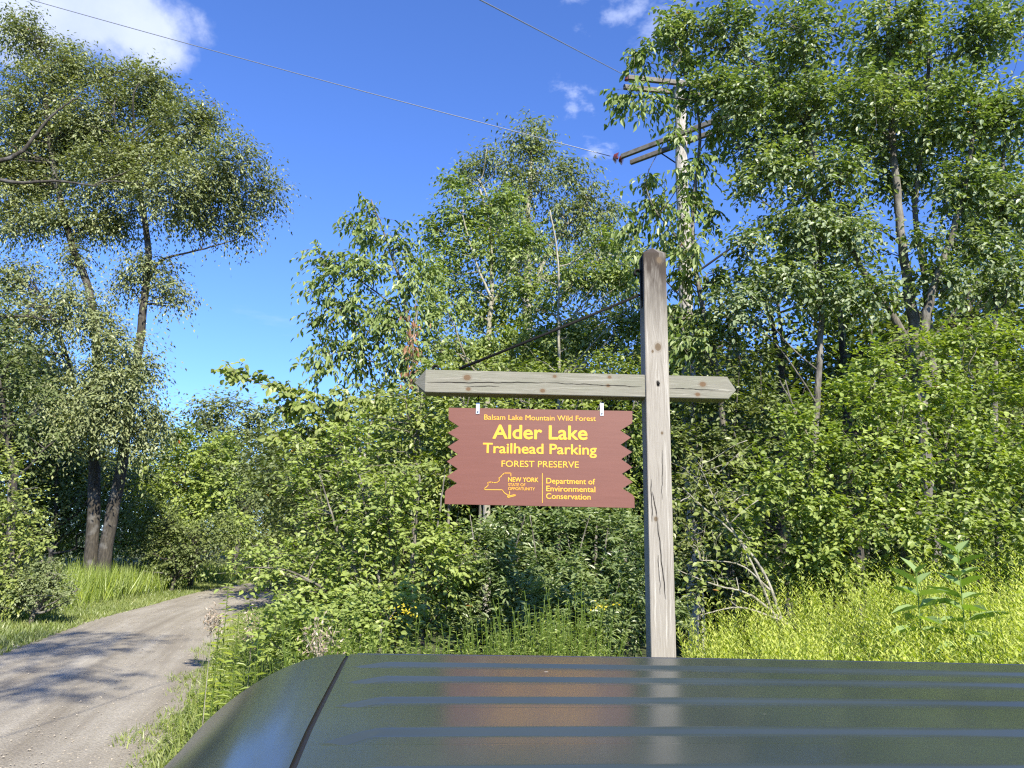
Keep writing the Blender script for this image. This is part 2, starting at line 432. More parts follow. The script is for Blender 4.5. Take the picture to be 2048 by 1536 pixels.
# loose stones on the road and along its edge
rg = np.random.default_rng(11)
def pebbles(n):
    ks = rg.integers(95, 210, n); k = np.clip(95 + (rg.random(n) ** 1.6 * 110).astype(int), 0, len(RC) - 1)
    q = rg.uniform(-1.1, 1.1, n) * HW
    P = RC[k] + RN[k] * q[:, None] + rg.normal(size=(n, 2)) * .15
    s = .003 + .010 * rg.random(n) ** 4
    base = np.array([(1, 0, 0), (-1, 0, 0), (0, 1, 0), (0, -1, 0), (0, 0, 1), (0, 0, -1)], float)
    V = base[None] * (1 + rg.normal(size=(n, 6, 1)) * .25) * np.stack([s * 1.3, s, s * .75], 1)[:, None]
    th = rg.random(n) * 6.28; c, s_ = np.cos(th), np.sin(th)
    X = V[..., 0] * c[:, None] - V[..., 1] * s_[:, None]; Yy = V[..., 0] * s_[:, None] + V[..., 1] * c[:, None]
    V = np.stack([X + P[:, :1], Yy + P[:, 1:], V[..., 2] + .022 + s[:, None] * .3], -1)
    f = np.array([(0, 2, 4), (2, 1, 4), (1, 3, 4), (3, 0, 4), (2, 0, 5), (1, 2, 5), (3, 1, 5), (0, 3, 5)])
    Fc = (np.arange(n)[:, None, None] * 6 + f[None]).reshape(-1, 3)
    return mesh_np('gravel', V.reshape(-1, 3), [Fc])
o = link('gravel', pebbles(12000), simple('gravel_stone', (.27, .24, .20), .9, var=.3, vs=9))
props(o, 'loose grey stones scattered over the gravel road', 'gravel', None, 'stuff')

# ------------------------------------------------------------------ grass
def blades(rg, X, Y, Z, Ht, Wd, tone, lean=.35):
    n = len(X); lv = Leaves()
    P = np.stack([X, Y, Z], 1)
    A = np.stack([rg.normal(size=n) * lean, rg.normal(size=n) * lean, np.ones(n)], 1)
    Nn = np.stack([rg.normal(size=n), rg.normal(size=n), np.full(n, .3)], 1)
    lv.add(P, A, Nn, Ht, Wd, tone, fine=False, droop=.22, fold=.012)
    TOTAL[0] += n
    return lv
def scatter_road(rg, n, k0, k1, s0, s1, pw=1.0):
    k = rg.integers(k0, k1, n); s = s0 + (s1 - s0) * rg.random(n) ** pw
    P = RC[k] + RN[k] * s[:, None] + RT[k] * rg.uniform(-.2, .2, (n, 1))
    return P[:, 0], P[:, 1], s
def idx_y(y): return int(np.argmin(np.abs(RC[:, 1] - y)))
rg = np.random.default_rng(21)
# left verge
X, Y, s = scatter_road(rg, 90000, idx_y(7), idx_y(44), HW - .15, HW + 6.5, 1.3)
patch = .5 + .5 * np.sin(X * 1.1 + 2) * np.sin(Y * .8)
hgt = (.07 + .14 * rg.random(len(X)) ** 1.5) + .26 * sstep(HW + .4, HW + 3, s) * (.4 + patch)
tone = np.clip(.42 + .25 * patch + rg.normal(size=len(X)) * .2, 0, .94)
lv = blades(rg, X, Y, ground_h(X, Y) - .01, hgt, .016 + .012 * rg.random(len(X)), tone, .5)
props(link('grass', lv.mesh('grass'), LM['grass']), 'short green grass on the verge left of the road', 'grass', None, 'stuff')
# tall grass tussocks under the twin trunked tree and along the wood
def tall(n, centers, h0, name, label, sp=.5, mat='weed', tone0=.6):
    Xs, Ys, Hs = [], [], []
    for (px, Yd, r, h) in centers:
        c = at(px, 1150, Yd); m = int(n * r)
        Xs.append(c.x + rg.normal(size=m) * r); Ys.append(Yd + rg.normal(size=m) * r * .8); Hs.append(h * (.55 + .55 * rg.random(m)))
    X, Y, Hh = map(np.concatenate, (Xs, Ys, Hs))
    sd_, _ = road_sd(X, Y); kp = sd_ > HW + .9 + 1.6 * rg.random(len(X)) ** 2; X, Y, Hh = X[kp], Y[kp], Hh[kp]
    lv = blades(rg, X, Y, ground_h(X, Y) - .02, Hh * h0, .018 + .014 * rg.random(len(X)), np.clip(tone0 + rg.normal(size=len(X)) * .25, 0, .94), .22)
    props(link(name, lv.mesh(name), LM[mat]), label, 'grass', None, 'stuff')
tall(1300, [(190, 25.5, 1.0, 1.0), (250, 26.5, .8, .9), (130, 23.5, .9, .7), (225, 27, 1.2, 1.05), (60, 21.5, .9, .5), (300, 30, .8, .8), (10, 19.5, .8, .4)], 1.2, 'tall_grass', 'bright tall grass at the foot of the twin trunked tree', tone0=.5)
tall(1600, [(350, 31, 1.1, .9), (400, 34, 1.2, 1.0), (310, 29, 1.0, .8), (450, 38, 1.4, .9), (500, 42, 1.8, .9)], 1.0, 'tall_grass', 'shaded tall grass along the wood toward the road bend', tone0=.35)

# ------------------------------------------------------------------ wood (sign post)
def wood_mesh(name, length, w, d, seed, knots, cracks, tip0=0, tip1=0, nu=50):
    """square timber along +Z with pyramid ends; attributes: grain (warped cross coordinate), along, knot, crack"""
    per = []
    for k in range(nu): per.append((-w / 2 + w * k / nu, -d / 2, 0))
    for k in range(nu): per.append((w / 2, -d / 2 + d * k / nu, 1))
    for k in range(nu): per.append((w / 2 - w * k / nu, d / 2, 2))
    for k in range(nu): per.append((-w / 2, d / 2 - d * k / nu, 3))
    per = np.array(per); m = len(per); nz = int(length / .006)
    zs = np.linspace(0, length, nz)
    rows = [(z, 1.0) for z in zs]
    if tip0: rows = [(-tip0, .02)] + rows
    if tip1: rows = rows + [(length + tip1, .02)]
    V = np.array([[(x * s, y * s, z) for x, y, f in per] for z, s in rows])
    rgw = np.random.default_rng(seed)
    wav = np.cumsum(rgw.normal(size=len(rows))) * .0004; wav -= np.linspace(wav[0], wav[-1], len(rows))
    # worn edges
    Vf = V.copy()
    edge = (np.arange(m) % nu == 0)
    Vf[:, edge, 0] *= .965; Vf[:, edge, 1] *= .965
    across = np.where(per[:, 2] % 2 == 0, per[:, 0], per[:, 1])[None] + wav[:, None] + per[None, :, 2] * .37
    G = np.repeat(across, 1, 0) if across.shape[0] == len(rows) else np.repeat(across, len(rows), 0)
    G = G.copy(); Z = V[..., 2]; K = np.zeros(G.shape); CR = np.zeros(G.shape)
    A0 = np.where(per[:, 2] == 0, per[:, 0], 9)[None] + 0 * Z
    for (kx, kz, kr) in knots:
        dx = A0 - kx; dz = (Z - kz)
        r2 = (dx ** 2 + (dz * .35) ** 2)
        G += np.where(np.abs(A0) < 5, np.sign(dx) * kr * .9 * np.exp(-r2 / (2 * (kr * 1.5) ** 2)), 0)
        rr = np.sqrt(dx ** 2 + (dz * .8) ** 2) / kr
        K = np.maximum(K, np.clip(1.5 - rr, 0, 1))
    for (x0, z0, x1, z1, wd) in cracks:
        t = np.clip((Z - z0) / (z1 - z0), 0, 1); cx = x0 + (x1 - x0) * t + .0015 * np.sin(Z * 31) + .001 * np.sin(Z * 77)
        CR = np.maximum(CR, np.where((Z >= z0) & (Z <= z1), np.clip(1.3 - np.abs(A0 - cx) / wd, 0, 1) * np.clip(4 * t * (1 - t) + .3, 0, 1), 0))
    nr = len(rows); i = np.arange(nr - 1)[:, None]; j = np.arange(m)[None]; j2 = (j + 1) % m
    Fq = np.stack([i * m + j, i * m + j2, (i + 1) * m + j2, (i + 1) * m + j], -1).reshape(-1, 4)
    Fs = [Fq, np.arange(m)[::-1][None], (np.arange(m) + (nr - 1) * m)[None]]
    return mesh_np(name, Vf.reshape(-1, 3), Fs, {'grain': G, 'along': Z, 'knot': K, 'crack': CR})
def wood_mat(name, base, lightc, darkc, knotc, green=None, topstain=None, side=None):
    m, nt, out = newmat(name)
    g = N(nt, 'ShaderNodeAttribute', attribute_name='grain'); a = N(nt, 'ShaderNodeAttribute', attribute_name='along')
    k = N(nt, 'ShaderNodeAttribute', attribute_name='knot'); cr = N(nt, 'ShaderNodeAttribute', attribute_name='crack')
    cb = N(nt, 'ShaderNodeCombineXYZ'); nt.links.new(math_(nt, 'MULTIPLY', g.outputs['Fac'], 90), cb.inputs[0]); nt.links.new(math_(nt, 'MULTIPLY', a.outputs['Fac'], 1.7), cb.inputs[1])
    n1 = N(nt, 'ShaderNodeTexNoise', Scale=1.0, Detail=3.0, Roughness=.6); nt.links.new(cb.outputs[0], n1.inputs[0])
    cb2 = N(nt, 'ShaderNodeCombineXYZ'); nt.links.new(math_(nt, 'MULTIPLY', g.outputs['Fac'], 420), cb2.inputs[0]); nt.links.new(math_(nt, 'MULTIPLY', a.outputs['Fac'], 7), cb2.inputs[1])
    n2 = N(nt, 'ShaderNodeTexNoise', Scale=1.0, Detail=4.0, Roughness=.6); nt.links.new(cb2.outputs[0], n2.inputs[0])
    cb3 = N(nt, 'ShaderNodeCombineXYZ'); nt.links.new(math_(nt, 'MULTIPLY', g.outputs['Fac'], 14), cb3.inputs[0]); nt.links.new(math_(nt, 'MULTIPLY', a.outputs['Fac'], 3), cb3.inputs[1])
    n3 = N(nt, 'ShaderNodeTexNoise', Scale=1.0, Detail=4.0, Roughness=.6); nt.links.new(cb3.outputs[0], n3.inputs[0])
    c = ramp(nt, [(.30, darkc), (.42, base), (.55, base), (.68, lightc)], n1.outputs[0]).outputs[0]
    c = mixc(nt, 1.0, c, ramp(nt, [(.3, (.72, .71, .69)), (.6, (1.05, 1.05, 1.05))], n2.outputs[0]).outputs[0], 'MULTIPLY')
    if green: c = mixc(nt, math_(nt, 'MULTIPLY', ramp(nt, [(.4, (0, 0, 0)), (.6, (1, 1, 1))], n3.outputs[0]).outputs[0], .45), c, green)
    if topstain:
        z0, z1, colr = topstain
        mr = N(nt, 'ShaderNodeMapRange'); mr.inputs['From Min'].default_value = z0; mr.inputs['From Max'].default_value = z1
        nt.links.new(a.outputs['Fac'], mr.inputs[0])
        s = math_(nt, 'MULTIPLY', mr.outputs[0], ramp(nt, [(.32, (.45, .45, .45)), (.50, (1, 1, 1))], n3.outputs[0]).outputs[0])
        c = mixc(nt, s, c, colr)
    kc = ramp(nt, [(0.0, (0, 0, 0)), (.35, (.35,) * 3), (.5, (.12,) * 3), (.62, (.9,) * 3), (1.0, (1, 1, 1))], k.outputs['Fac']).outputs[0]
    c = mixc(nt, kc, c, knotc)
    c = mixc(nt, math_(nt, 'MULTIPLY', cr.outputs['Fac'], 1.6, clamp=True), c, (.018, .015, .013))
    p = N(nt, 'ShaderNodeBsdfPrincipled', Roughness=.85); p.inputs['Specular IOR Level'].default_value = .2
    nt.links.new(c, p.inputs[0])
    hgt = math_(nt, 'SUBTRACT', math_(nt, 'ADD', n2.outputs[0], math_(nt, 'MULTIPLY', n1.outputs[0], .8)), math_(nt, 'MULTIPLY', cr.outputs['Fac'], 3.0))
    nt.links.new(bump(nt, hgt, .5, .004), p.inputs['Normal'])
    nt.links.new(p.outputs[0], out.inputs[0]); return m

SY = 4.53                                    # front plane of the sign post
YAW = R(1.6)
p_bot = at(1323, 1310, SY); p_top = at(1308.5, 505, SY)
pc = at(1317.5, 900, SY)                      # centre line of the front face
PW = .141
post_x = pc.x; ztop = p_top.z
post_root = thing('sign_post', (post_x, SY + PW / 2, 0), 'weathered grey timber post with a long cross arm that carries the brown sign', 'sign post')
zb = -.3
def pz(py): return at(1318, py, SY).z - zb
L_post = ztop - zb - .0
knots = [(.028, pz(520), .018), (.008, pz(694), .021), (-.026, pz(703), .008), (.020, pz(866), .008), (-.028, pz(1038), .012), (.004, pz(767), .006)]
cracks = [(-.05, pz(1045), -.052, pz(960), .0022), (.018, pz(1200), -.022, pz(1035), .0028), (-.022, pz(1035), -.045, pz(985), .0024), (.004, pz(774), .001, pz(762), .009), (-.012, pz(1190), -.02, pz(1110), .0018), (.01, pz(1000), .02, pz(900), .0016)]
pm = wood_mat('weathered_post_wood', (.275, .255, .225), (.42, .40, .365), (.175, .155, .13), (.12, .09, .06), topstain=(pz(680), pz(545), (.05, .04, .033)))
me = wood_mesh('post', L_post, PW, PW, 3, knots, cracks, tip1=.058)
po = link('post', me, pm, None); po.location = (post_x, SY + PW / 2, zb); po.rotation_euler = (0, 0, YAW)
def adopt(o, root):
    bpy.context.view_layer.update()
    mw = o.matrix_world.copy(); o.parent = root; o.matrix_parent_inverse = Matrix.Translation(-Vector(root.location))
adopt(po, post_root)
# cross arm
bl = at(852, 762, SY + .012); br = at(1457, 775, SY + .012)
bw = .137; BLen = (br - bl).length
bz = (at(852, 762.5, SY).z + at(1457, 774.5, SY).z) / 2
def bx_(px): return (at(px, 768, SY).x - at(852, 768, SY).x)
bk_ = [(.025, bx_(935), .019), (-.045, bx_(938), .012), (-.045, bx_(1086), .013), (-.005, bx_(1217), .010), (.018, bx_(1408), .017), (-.046, bx_(1397), .013), (.045, bx_(1110), .010), (.048, bx_(1220), .010)]
bc_ = [(-.012, bx_(855), .004, bx_(1090), .0028), (.004, bx_(1090), -.008, bx_(1285), .0022), (-.012, bx_(1340), -.018, bx_(1440), .002), (-.03, bx_(930), -.026, bx_(1000), .0015)]
bm_ = wood_mat('mossy_beam_wood', (.205, .198, .165), (.31, .30, .26), (.12, .11, .09), (.13, .085, .05), green=(.175, .178, .135))
bme = wood_mesh('cross_arm', BLen, bw, .132, 8, [(-x, z, r) for x, z, r in bk_], [(-a, b, -c_, d_, e) for a, b, c_, d_, e in bc_], tip0=.07, tip1=.07)
beam = link('cross_arm', bme, bm_)
# local +Z -> world +X (along the arm), local X -> world -Z, local -Y stays the front
beam.matrix_world = Matrix.Translation((post_x, SY, bz)) @ Matrix.Rotation(YAW, 4, 'Z') @ Matrix.Translation((-(post_x - bl.x), .012 + .066, 0)) @ Matrix.Rotation(R(90), 4, 'Y')
adopt(beam, post_root)
iron = simple('black_iron', (.008, .008, .008), .75, 0, .15)
def TY(dy): return SY + .07 + dy
rod = Tubes(); ra = at(918, 738, SY + .07); rb = at(1279, 590, SY + .07)
rod.add([ra, (ra + rb) / 2 + Vector((0, 0, -.004)), rb], .009, 8)
link('brace_rod', rod.mesh('brace_rod'), iron, post_root)
def spiral(c, r, a0, turns, n=26, sgn=1):
    return [c + Vector((math.cos(a0 + sgn * t * turns * 6.283) * r * (1 - .55 * t), 0, math.sin(a0 + sgn * t * turns * 6.283) * r * (1 - .55 * t))) for t in [k / (n - 1) for k in range(n)]]
def flat_bar(name, pts, wy=.035, th=.009):
    bm = bmesh.new(); prev = None; P = [Vector(p) for p in pts]
    rows = []
    for k, p_ in enumerate(P):
        t = (P[min(k + 1, len(P) - 1)] - P[max(k - 1, 0)]).normalized(); nrm = Vector((-t.z, 0, t.x)) * th / 2
        rows.append([bm.verts.new(p_ + s1 * nrm + Vector((0, s2 * wy / 2, 0))) for s1, s2 in ((1, -1), (1, 1), (-1, 1), (-1, -1))])
    for a, b in zip(rows, rows[1:]):
        for q in range(4): bm.faces.new((a[q], a[(q + 1) % 4], b[(q + 1) % 4], b[q]))
    bm.faces.new(rows[0]); bm.faces.new(rows[-1])
    return bm_obj(name, bm, iron, post_root, smooth=False)
ytop = bz + bw / 2 + .004
s1 = at(873, 722, SY + .07); s1.z = ytop + .028
e1 = at(925, 738, SY + .07); e1.z = ytop
flat_bar('scroll_bracket', [e1, Vector((s1.x + .01, s1.y, ytop))] + spiral(Vector((s1.x, s1.y, ytop + .026)), .026, -1.57, .8, sgn=-1))
lx = post_x - PW / 2 - .004
zt = at(1280, 548, SY + .07).z; zl = at(1280, 600, SY + .07).z
flat_bar('scroll_bracket', [Vector((lx, SY + .06, zl)), Vector((lx - .002, SY + .06, zt))] + spiral(Vector((lx - .026, SY + .06, zt)), .026, 0, .75, sgn=1))
flat_bar('mounting_plate', [Vector((lx + .001, SY + .06, at(1280, 510, SY).z)), Vector((lx + .001, SY + .06, zl - .05))], .04, .004)
bm = bmesh.new(); q = at(1318, 767, SY)
bm_cyl(bm, Vector((q.x - .002, SY - .001, q.z)), .007, .012, Matrix.Rotation(R(90), 3, 'X'), 10)
bm_obj('bolt', bm, iron, post_root)

# ------------------------------------------------------------------ the hanging sign
BY = SY + .055                              # board front plane
bpos = at(1080, 912, BY)
sign = thing('trailhead_sign', tuple(at(1080, 815, BY)), 'brown wooden trailhead sign with zigzag sides and yellow lettering hanging from the cross arm', 'sign')
def C1(x, y): p_ = at(860 + x / 4.452, 780 + y / 4.452, BY); return (p_.x, p_.z)
outl = [(167, 157), (165, 250), (172, 268), (258, 323), (160, 380), (258, 442), (158, 506), (250, 572), (150, 637), (248, 703), (148, 770), (242, 830), (150, 885), (135, 903), (130, 1015), (1822, 1050), (1820, 955), (1805, 932), (1712, 876), (1805, 820), (1708, 746), (1803, 688), (1703, 615), (1800, 552), (1697, 487), (1790, 423), (1694, 360), (1793, 300), (1802, 285), (1802, 187)]
bdm, nt, out = newmat('brown_sign_paint')
tc = N(nt, 'ShaderNodeTexCoord'); mp = N(nt, 'ShaderNodeMapping'); mp.inputs['Scale'].default_value = (3, 3, 40); nt.links.new(tc.outputs['Object'], mp.inputs[0])
n1 = N(nt, 'ShaderNodeTexNoise', Scale=1.5, Detail=6.0, Roughness=.7); nt.links.new(mp.outputs[0], n1.inputs[0])
n2 = N(nt, 'ShaderNodeTexNoise', Scale=3.0, Detail=3.0); nt.links.new(tc.outputs['Object'], n2.inputs[0])
c = ramp(nt, [(.3, (.120, .036, .022)), (.7, (.142, .046, .030))], n1.outputs[0]).outputs[0]
c = mixc(nt, math_(nt, 'MULTIPLY', n2.outputs[0], .35), c, (.15, .058, .041))
p = N(nt, 'ShaderNodeBsdfPrincipled', Roughness=.5); nt.links.new(c, p.inputs[0]); nt.links.new(bump(nt, n1.outputs[0], .08, .002), p.inputs['Normal'])
nt.links.new(p.outputs[0], out.inputs[0])
bm = bmesh.new()
vs = [bm.verts.new((x, BY, z)) for x, z in (C1(*q) for q in outl)]
f = bm.faces.new(vs); f.normal_update()
if f.normal.y > 0: f.normal_flip()
r_ = bmesh.ops.extrude_face_region(bm, geom=[f])
bmesh.ops.translate(bm, verts=[v for v in r_['geom'] if isinstance(v, bmesh.types.BMVert)], vec=(0, .028, 0))
board = bm_obj('board', bm, bdm, sign)
yel = simple('yellow_lettering', (.70, .36, .02), .5)
def text_part(txt, x0, x1, ybase_l, ybase_r, ycap_l, bold, name='lettering'):
    """x0,x1 text extent, baseline at left and right ends, cap top at the left (photo pixels)"""
    def mk(s):
        cu = bpy.data.curves.new('t', 'FONT'); cu.body = s; cu.offset = 0; cu.extrude = 0.0; cu.resolution_u = 4
        o = bpy.data.objects.new('t', cu); COL.objects.link(o); bpy.context.view_layer.update()
        me = bpy.data.meshes.new_from_object(o.evaluated_get(bpy.context.evaluated_depsgraph_get()))
        bpy.data.objects.remove(o); return me
    hm = mk('H'); cap = max(v.co.y for v in hm.vertices) ; lo = min(v.co.y for v in hm.vertices)
    me = mk(txt); xs = [v.co.x for v in me.vertices]; a, b = min(xs), max(xs)
    PL = at(x0, ybase_l, BY); PR = at(x1, ybase_r, BY); CP = at(x0, ycap_l, BY)
    hgt = CP.z - PL.z
    bm = bmesh.new(); shifts = [(0, 0)] + ([(bold * .6 * math.cos(q * .785), bold * .6 * math.sin(q * .785)) for q in range(8)] if bold else [])
    for q, (sx, sy) in enumerate(shifts):
        vs_ = {}
        for v in me.vertices:
            t = (v.co.x - a) / (b - a); cx = v.co.x + sx; t = (cx - a) / (b - a)
            vs_[v.index] = bm.verts.new((PL.x + (PR.x - PL.x) * t, BY - .0008 - .00016 * q, PL.z + (PR.z - PL.z) * t + (v.co.y + sy - lo) / (cap - lo) * hgt))
        for p_ in me.polygons:
            f = bm.faces.new([vs_[k_] for k_ in p_.vertices])
    me2 = bpy.data.meshes.new(name); bm.to_mesh(me2); bm.free()
    return link(name, me2, yel, sign)
def c1y(y): return 780 + y / 4.452
for txt, x0, x1, bl_, br_, cl, bold in [
    ('Balsam Lake Mountain Wild Forest', 968.3, 1191.5, 839.3, 842.2, 829.2, .006),
    ('Alder Lake', 985.8, 1174, 876.8, 879.3, 850.0, .035),
    ('Trailhead Parking', 966, 1193, 905.6, 909.3, 886.0, .028),
    ('FOREST PRESERVE', 1003, 1157.3, 933.5, 935.5, 921.2, .008),
    ('NEW YORK', 1016.3, 1076.5, 963.2, 964.2, 954.6, .03),
    ('STATE OF', 1016.3, 1050.5, 972.2, 972.8, 966.5, .008),
    ('OPPORTUNITY', 1016.3, 1069.6, 980.2, 981.0, 974.4, .008),
    ('Department of', 1092.5, 1190, 966.8, 968.9, 956.0, .02),
    ('Environmental', 1092.5, 1190.4, 982.3, 984.4, 971.6, .02),
    ('Conservation', 1092.2, 1181, 997.4, 999.3, 986.6, .02)]:
    text_part(txt, x0, x1, bl_, br_, cl, bold)
def C8(x, y): return at(950 + x / 7.314, 940 + y / 7.314, BY)
def stroke(bm, pts, w=.0019):
    P = [C8(*q) for q in pts]
    for a, b in zip(P, P[1:]):
        d = (b - a); L = d.length; ang = math.atan2(d.z, d.x)
        bm_box(bm, (a + b) / 2 + Vector((0, -.0006, 0)), (L + w * 1.3, .0024, w * 2), Matrix.Rotation(-ang, 3, 'Y'))
bm = bmesh.new()
stroke(bm, [(525, 90), (525, 45), (430, 45), (398, 72), (370, 108), (345, 118), (357, 132), (352, 160), (335, 172), (312, 185), (270, 186), (240, 176), (195, 180), (183, 192), (195, 210), (183, 235), (140, 268), (140, 288), (395, 290), (413, 303), (418, 325), (484, 372), (474, 404), (598, 372), (585, 360), (490, 382)])
stroke(bm, [(507, 316), (505, 352), (488, 374)])
bm_obj('state_outline', bm, yel, sign)
bm = bmesh.new(); stroke(bm, [(985, 50), (985, 478)], .0017); bm_obj('divider_line', bm, yel, sign)
steel = simple('galvanised_steel', (.45, .46, .47), .4, .7)
for px in (956, 1203.5):
    a = at(px, 806, BY); b = at(px, 831.5 if px > 1100 else 828, BY)
    bm = bmesh.new(); bm_box(bm, ((a.x), BY - .0025, (a.z + b.z) / 2), (.022, .003, a.z - b.z))
    bm_cyl(bm, Vector((a.x + .001, BY - .006, b.z + .014)), .005, .005, Matrix.Rotation(R(90), 3, 'X'), 8)
    br_o = bm_obj('hanger_bracket', bm, steel, sign)
    tb = Tubes(); zz = bz - bw / 2 + .02
    tb.add([Vector((a.x, BY - .002, a.z - .012)), Vector((a.x + .004, BY + .004, a.z + .004)), Vector((a.x, BY + .008, zz))], .003, 6)
    link('eye_hook', tb.mesh('eye_hook'), iron, br_o)
    bm = bmesh.new(); bm_cyl(bm, Vector((a.x + .001, BY - .010, b.z + .014)), .003, .004, Matrix.Rotation(R(90), 3, 'X'), 6)
    bm_obj('screw', bm, iron, br_o)

# ------------------------------------------------------------------ parked vehicle
paint, nt, out = newmat('dark_green_car_paint')
tc = N(nt, 'ShaderNodeTexCoord')
n1 = N(nt, 'ShaderNodeTexNoise', Scale=3.0, Detail=5.0); nt.links.new(tc.outputs['Object'], n1.inputs[0])
n2 = N(nt, 'ShaderNodeTexNoise', Scale=400.0, Detail=2.0); nt.links.new(tc.outputs['Object'], n2.inputs[0])
vo = N(nt, 'ShaderNodeTexVoronoi', Scale=8.0); nt.links.new(tc.outputs['Object'], vo.inputs[0])
c = ramp(nt, [(.3, (.030, .040, .042)), (.7, (.038, .050, .052))], n1.outputs[0]).outputs[0]
sp = ramp(nt, [(.022, (1, 1, 1)), (.034, (0, 0, 0))], vo.outputs['Distance']).outputs[0]
c = mixc(nt, math_(nt, 'MULTIPLY', sp, .7), c, (.5, .5, .48))
p = N(nt, 'ShaderNodeBsdfPrincipled', Metallic=.0); nt.links.new(c, p.inputs[0])
p.inputs['Specular IOR Level'].default_value = .0
p.inputs['Coat Weight'].default_value = .85; p.inputs['Coat Roughness'].default_value = .18; p.inputs['Coat IOR'].default_value = 1.6
nt.links.new(math_(nt, 'MULTIPLY_ADD', n1.outputs[0], .15, .28), p.inputs['Roughness'])
nt.links.new(bump(nt, n2.outputs[0], .015, .001), p.inputs['Normal']); nt.links.new(p.outputs[0], out.inputs[0])
RZ = 1.75
car = thing('parked_vehicle', (1.3, 1.0, 0), 'dark green vehicle with a glossy ribbed roof parked in front of the sign', 'car')
SX = [(700, 1309), (690, 1327), (676, 1356), (654, 1400), (622, 1465), (590, 1536)]
rows_px = [(1309, 1332), (1325, 1348), (1354, 1370), (1397, 1407), (1460, 1463), (1534, 1530)]
def seam_x(py):
    for (xa, ya), (xb, yb) in zip(SX, SX[1:]):
        if py <= yb: return xa + (xb - xa) * (py - ya) / (yb - ya)
    return SX[-1][0] + (SX[-1][0] - SX[-2][0]) * (py - SX[-1][1]) / (SX[-1][1] - SX[-2][1])
Lp = [onz(seam_x(a), a, RZ) for a, b in rows_px]; Rp = [onz(2048, b, RZ) for a, b in rows_px]
for _ in range(2):
    Lp.append(Lp[-1] * 2 - Lp[-2]); Rp.append(Rp[-1] * 2 - Rp[-2])
Lp[-1] = Lp[-2] + (Lp[-1] - Lp[-2]) * .5; Rp[-1] = Rp[-2] + (Rp[-1] - Rp[-2]) * .5
# stretch to the full length of the roof on the right
Rp = [l + (r - l) * 2.6 for l, r in zip(Lp, Rp)]
nrow = len(Lp)                             # 0 far edge, 1..5 (6) ribs, last near edge
def lerpP(arr, v):
    i = min(int(v), nrow - 2); return arr[i] + (arr[i + 1] - arr[i]) * (v - i)
NV, NU = 440, 140
us = np.concatenate([np.linspace(0, .05, 84), np.linspace(.054, 1, NU - 84)])
vsamp = np.linspace(0, nrow - 1, NV)
ribs = [1, 2, 3, 4, 5]
V = np.zeros((NV, NU, 3))
for a, v in enumerate(vsamp):
    l, r = lerpP(Lp, v), lerpP(Rp, v); Ln = (r - l).length
    for b, u in enumerate(us):
        p_ = l + (r - l) * u; d = u * Ln; z = RZ
        for k in ribs:
            rc = (lerpP(Lp, min(k, nrow - 1)) + (lerpP(Rp, min(k, nrow - 1)) - lerpP(Lp, min(k, nrow - 1))) * u).y
            t = p_.y - rc                   # >0 far side
            e0 = .050
            h = np.clip((t + .012) / .024, 0, 1); h = 1 - h * h * (3 - 2 * h)
            fr = np.clip((t + .062) / .02, 0, 1); fr = fr * fr * (3 - 2 * fr)
            en = np.clip((d - e0 - (t + .012) * .85) / .013, 0, 1)
            z -= .0052 * h * fr * en
        z -= .010 * ((u - .22) / .4) ** 2 * .8 + .0
        z -= .012 * max(0, (v - 3.2) / 3) ** 2
        z += .003
        V[a, b] = (p_.x, p_.y, z)
i = np.arange(NV - 1)[:, None]; j = np.arange(NU - 1)[None]
Fq = np.stack([i * NU + j + 1, i * NU + j, (i + 1) * NU + j, (i + 1) * NU + j + 1], -1).reshape(-1, 4)
# roof skin rolls down at the far and near gutters
roof = link('roof', mesh_np('roof', V.reshape(-1, 3), [Fq], smooth=True), paint, car)
# end panel left of the seam: rolls down towards the window
RR = .265; NS = 40; NPh = 40
Vp = np.zeros((NS, NPh, 3))
for a in range(NS):
    s = a / (NS - 1); v = s * (nrow - 1); l = lerpP(Lp, v)
    for b in range(NPh):
        ph = (b / (NPh - 1)) ** 1.2 * R(82)
        d = RR * math.sin(ph); dz = RR * (1 - math.cos(ph))
        back = .9 * max(0, d - .03) ** 1.5 * max(0, 1 - s * 1.6) ** 1.5 * 1.9
        zc = -.010 * (.22 / .4) ** 2 * .8 - .012 * max(0, (v - 3.2) / 3) ** 2 + .003
        Vp[a, b] = (l.x - .007 - d, l.y - back, RZ + zc - dz)
i = np.arange(NS - 1)[:, None]; j = np.arange(NPh - 1)[None]
Fq = np.stack([i * NPh + j, i * NPh + j + 1, (i + 1) * NPh + j + 1, (i + 1) * NPh + j], -1).reshape(-1, 4)
link('end_panel', mesh_np('end_panel', Vp.reshape(-1, 3), [Fq], smooth=True), paint, car)
rubber = simple('black_rubber', (.008, .008, .009), .6)
# dark seal in the seam just below the skins
tb = Tubes(); tb.add([Vector((l.x - .0035, l.y, RZ - .0105 - .012 * max(0, (k_ - 3.2) / 3) ** 2)) for k_, l in enumerate(Lp)], .0085, 8)
link('roof_seal', tb.mesh('roof_seal'), rubber, car)
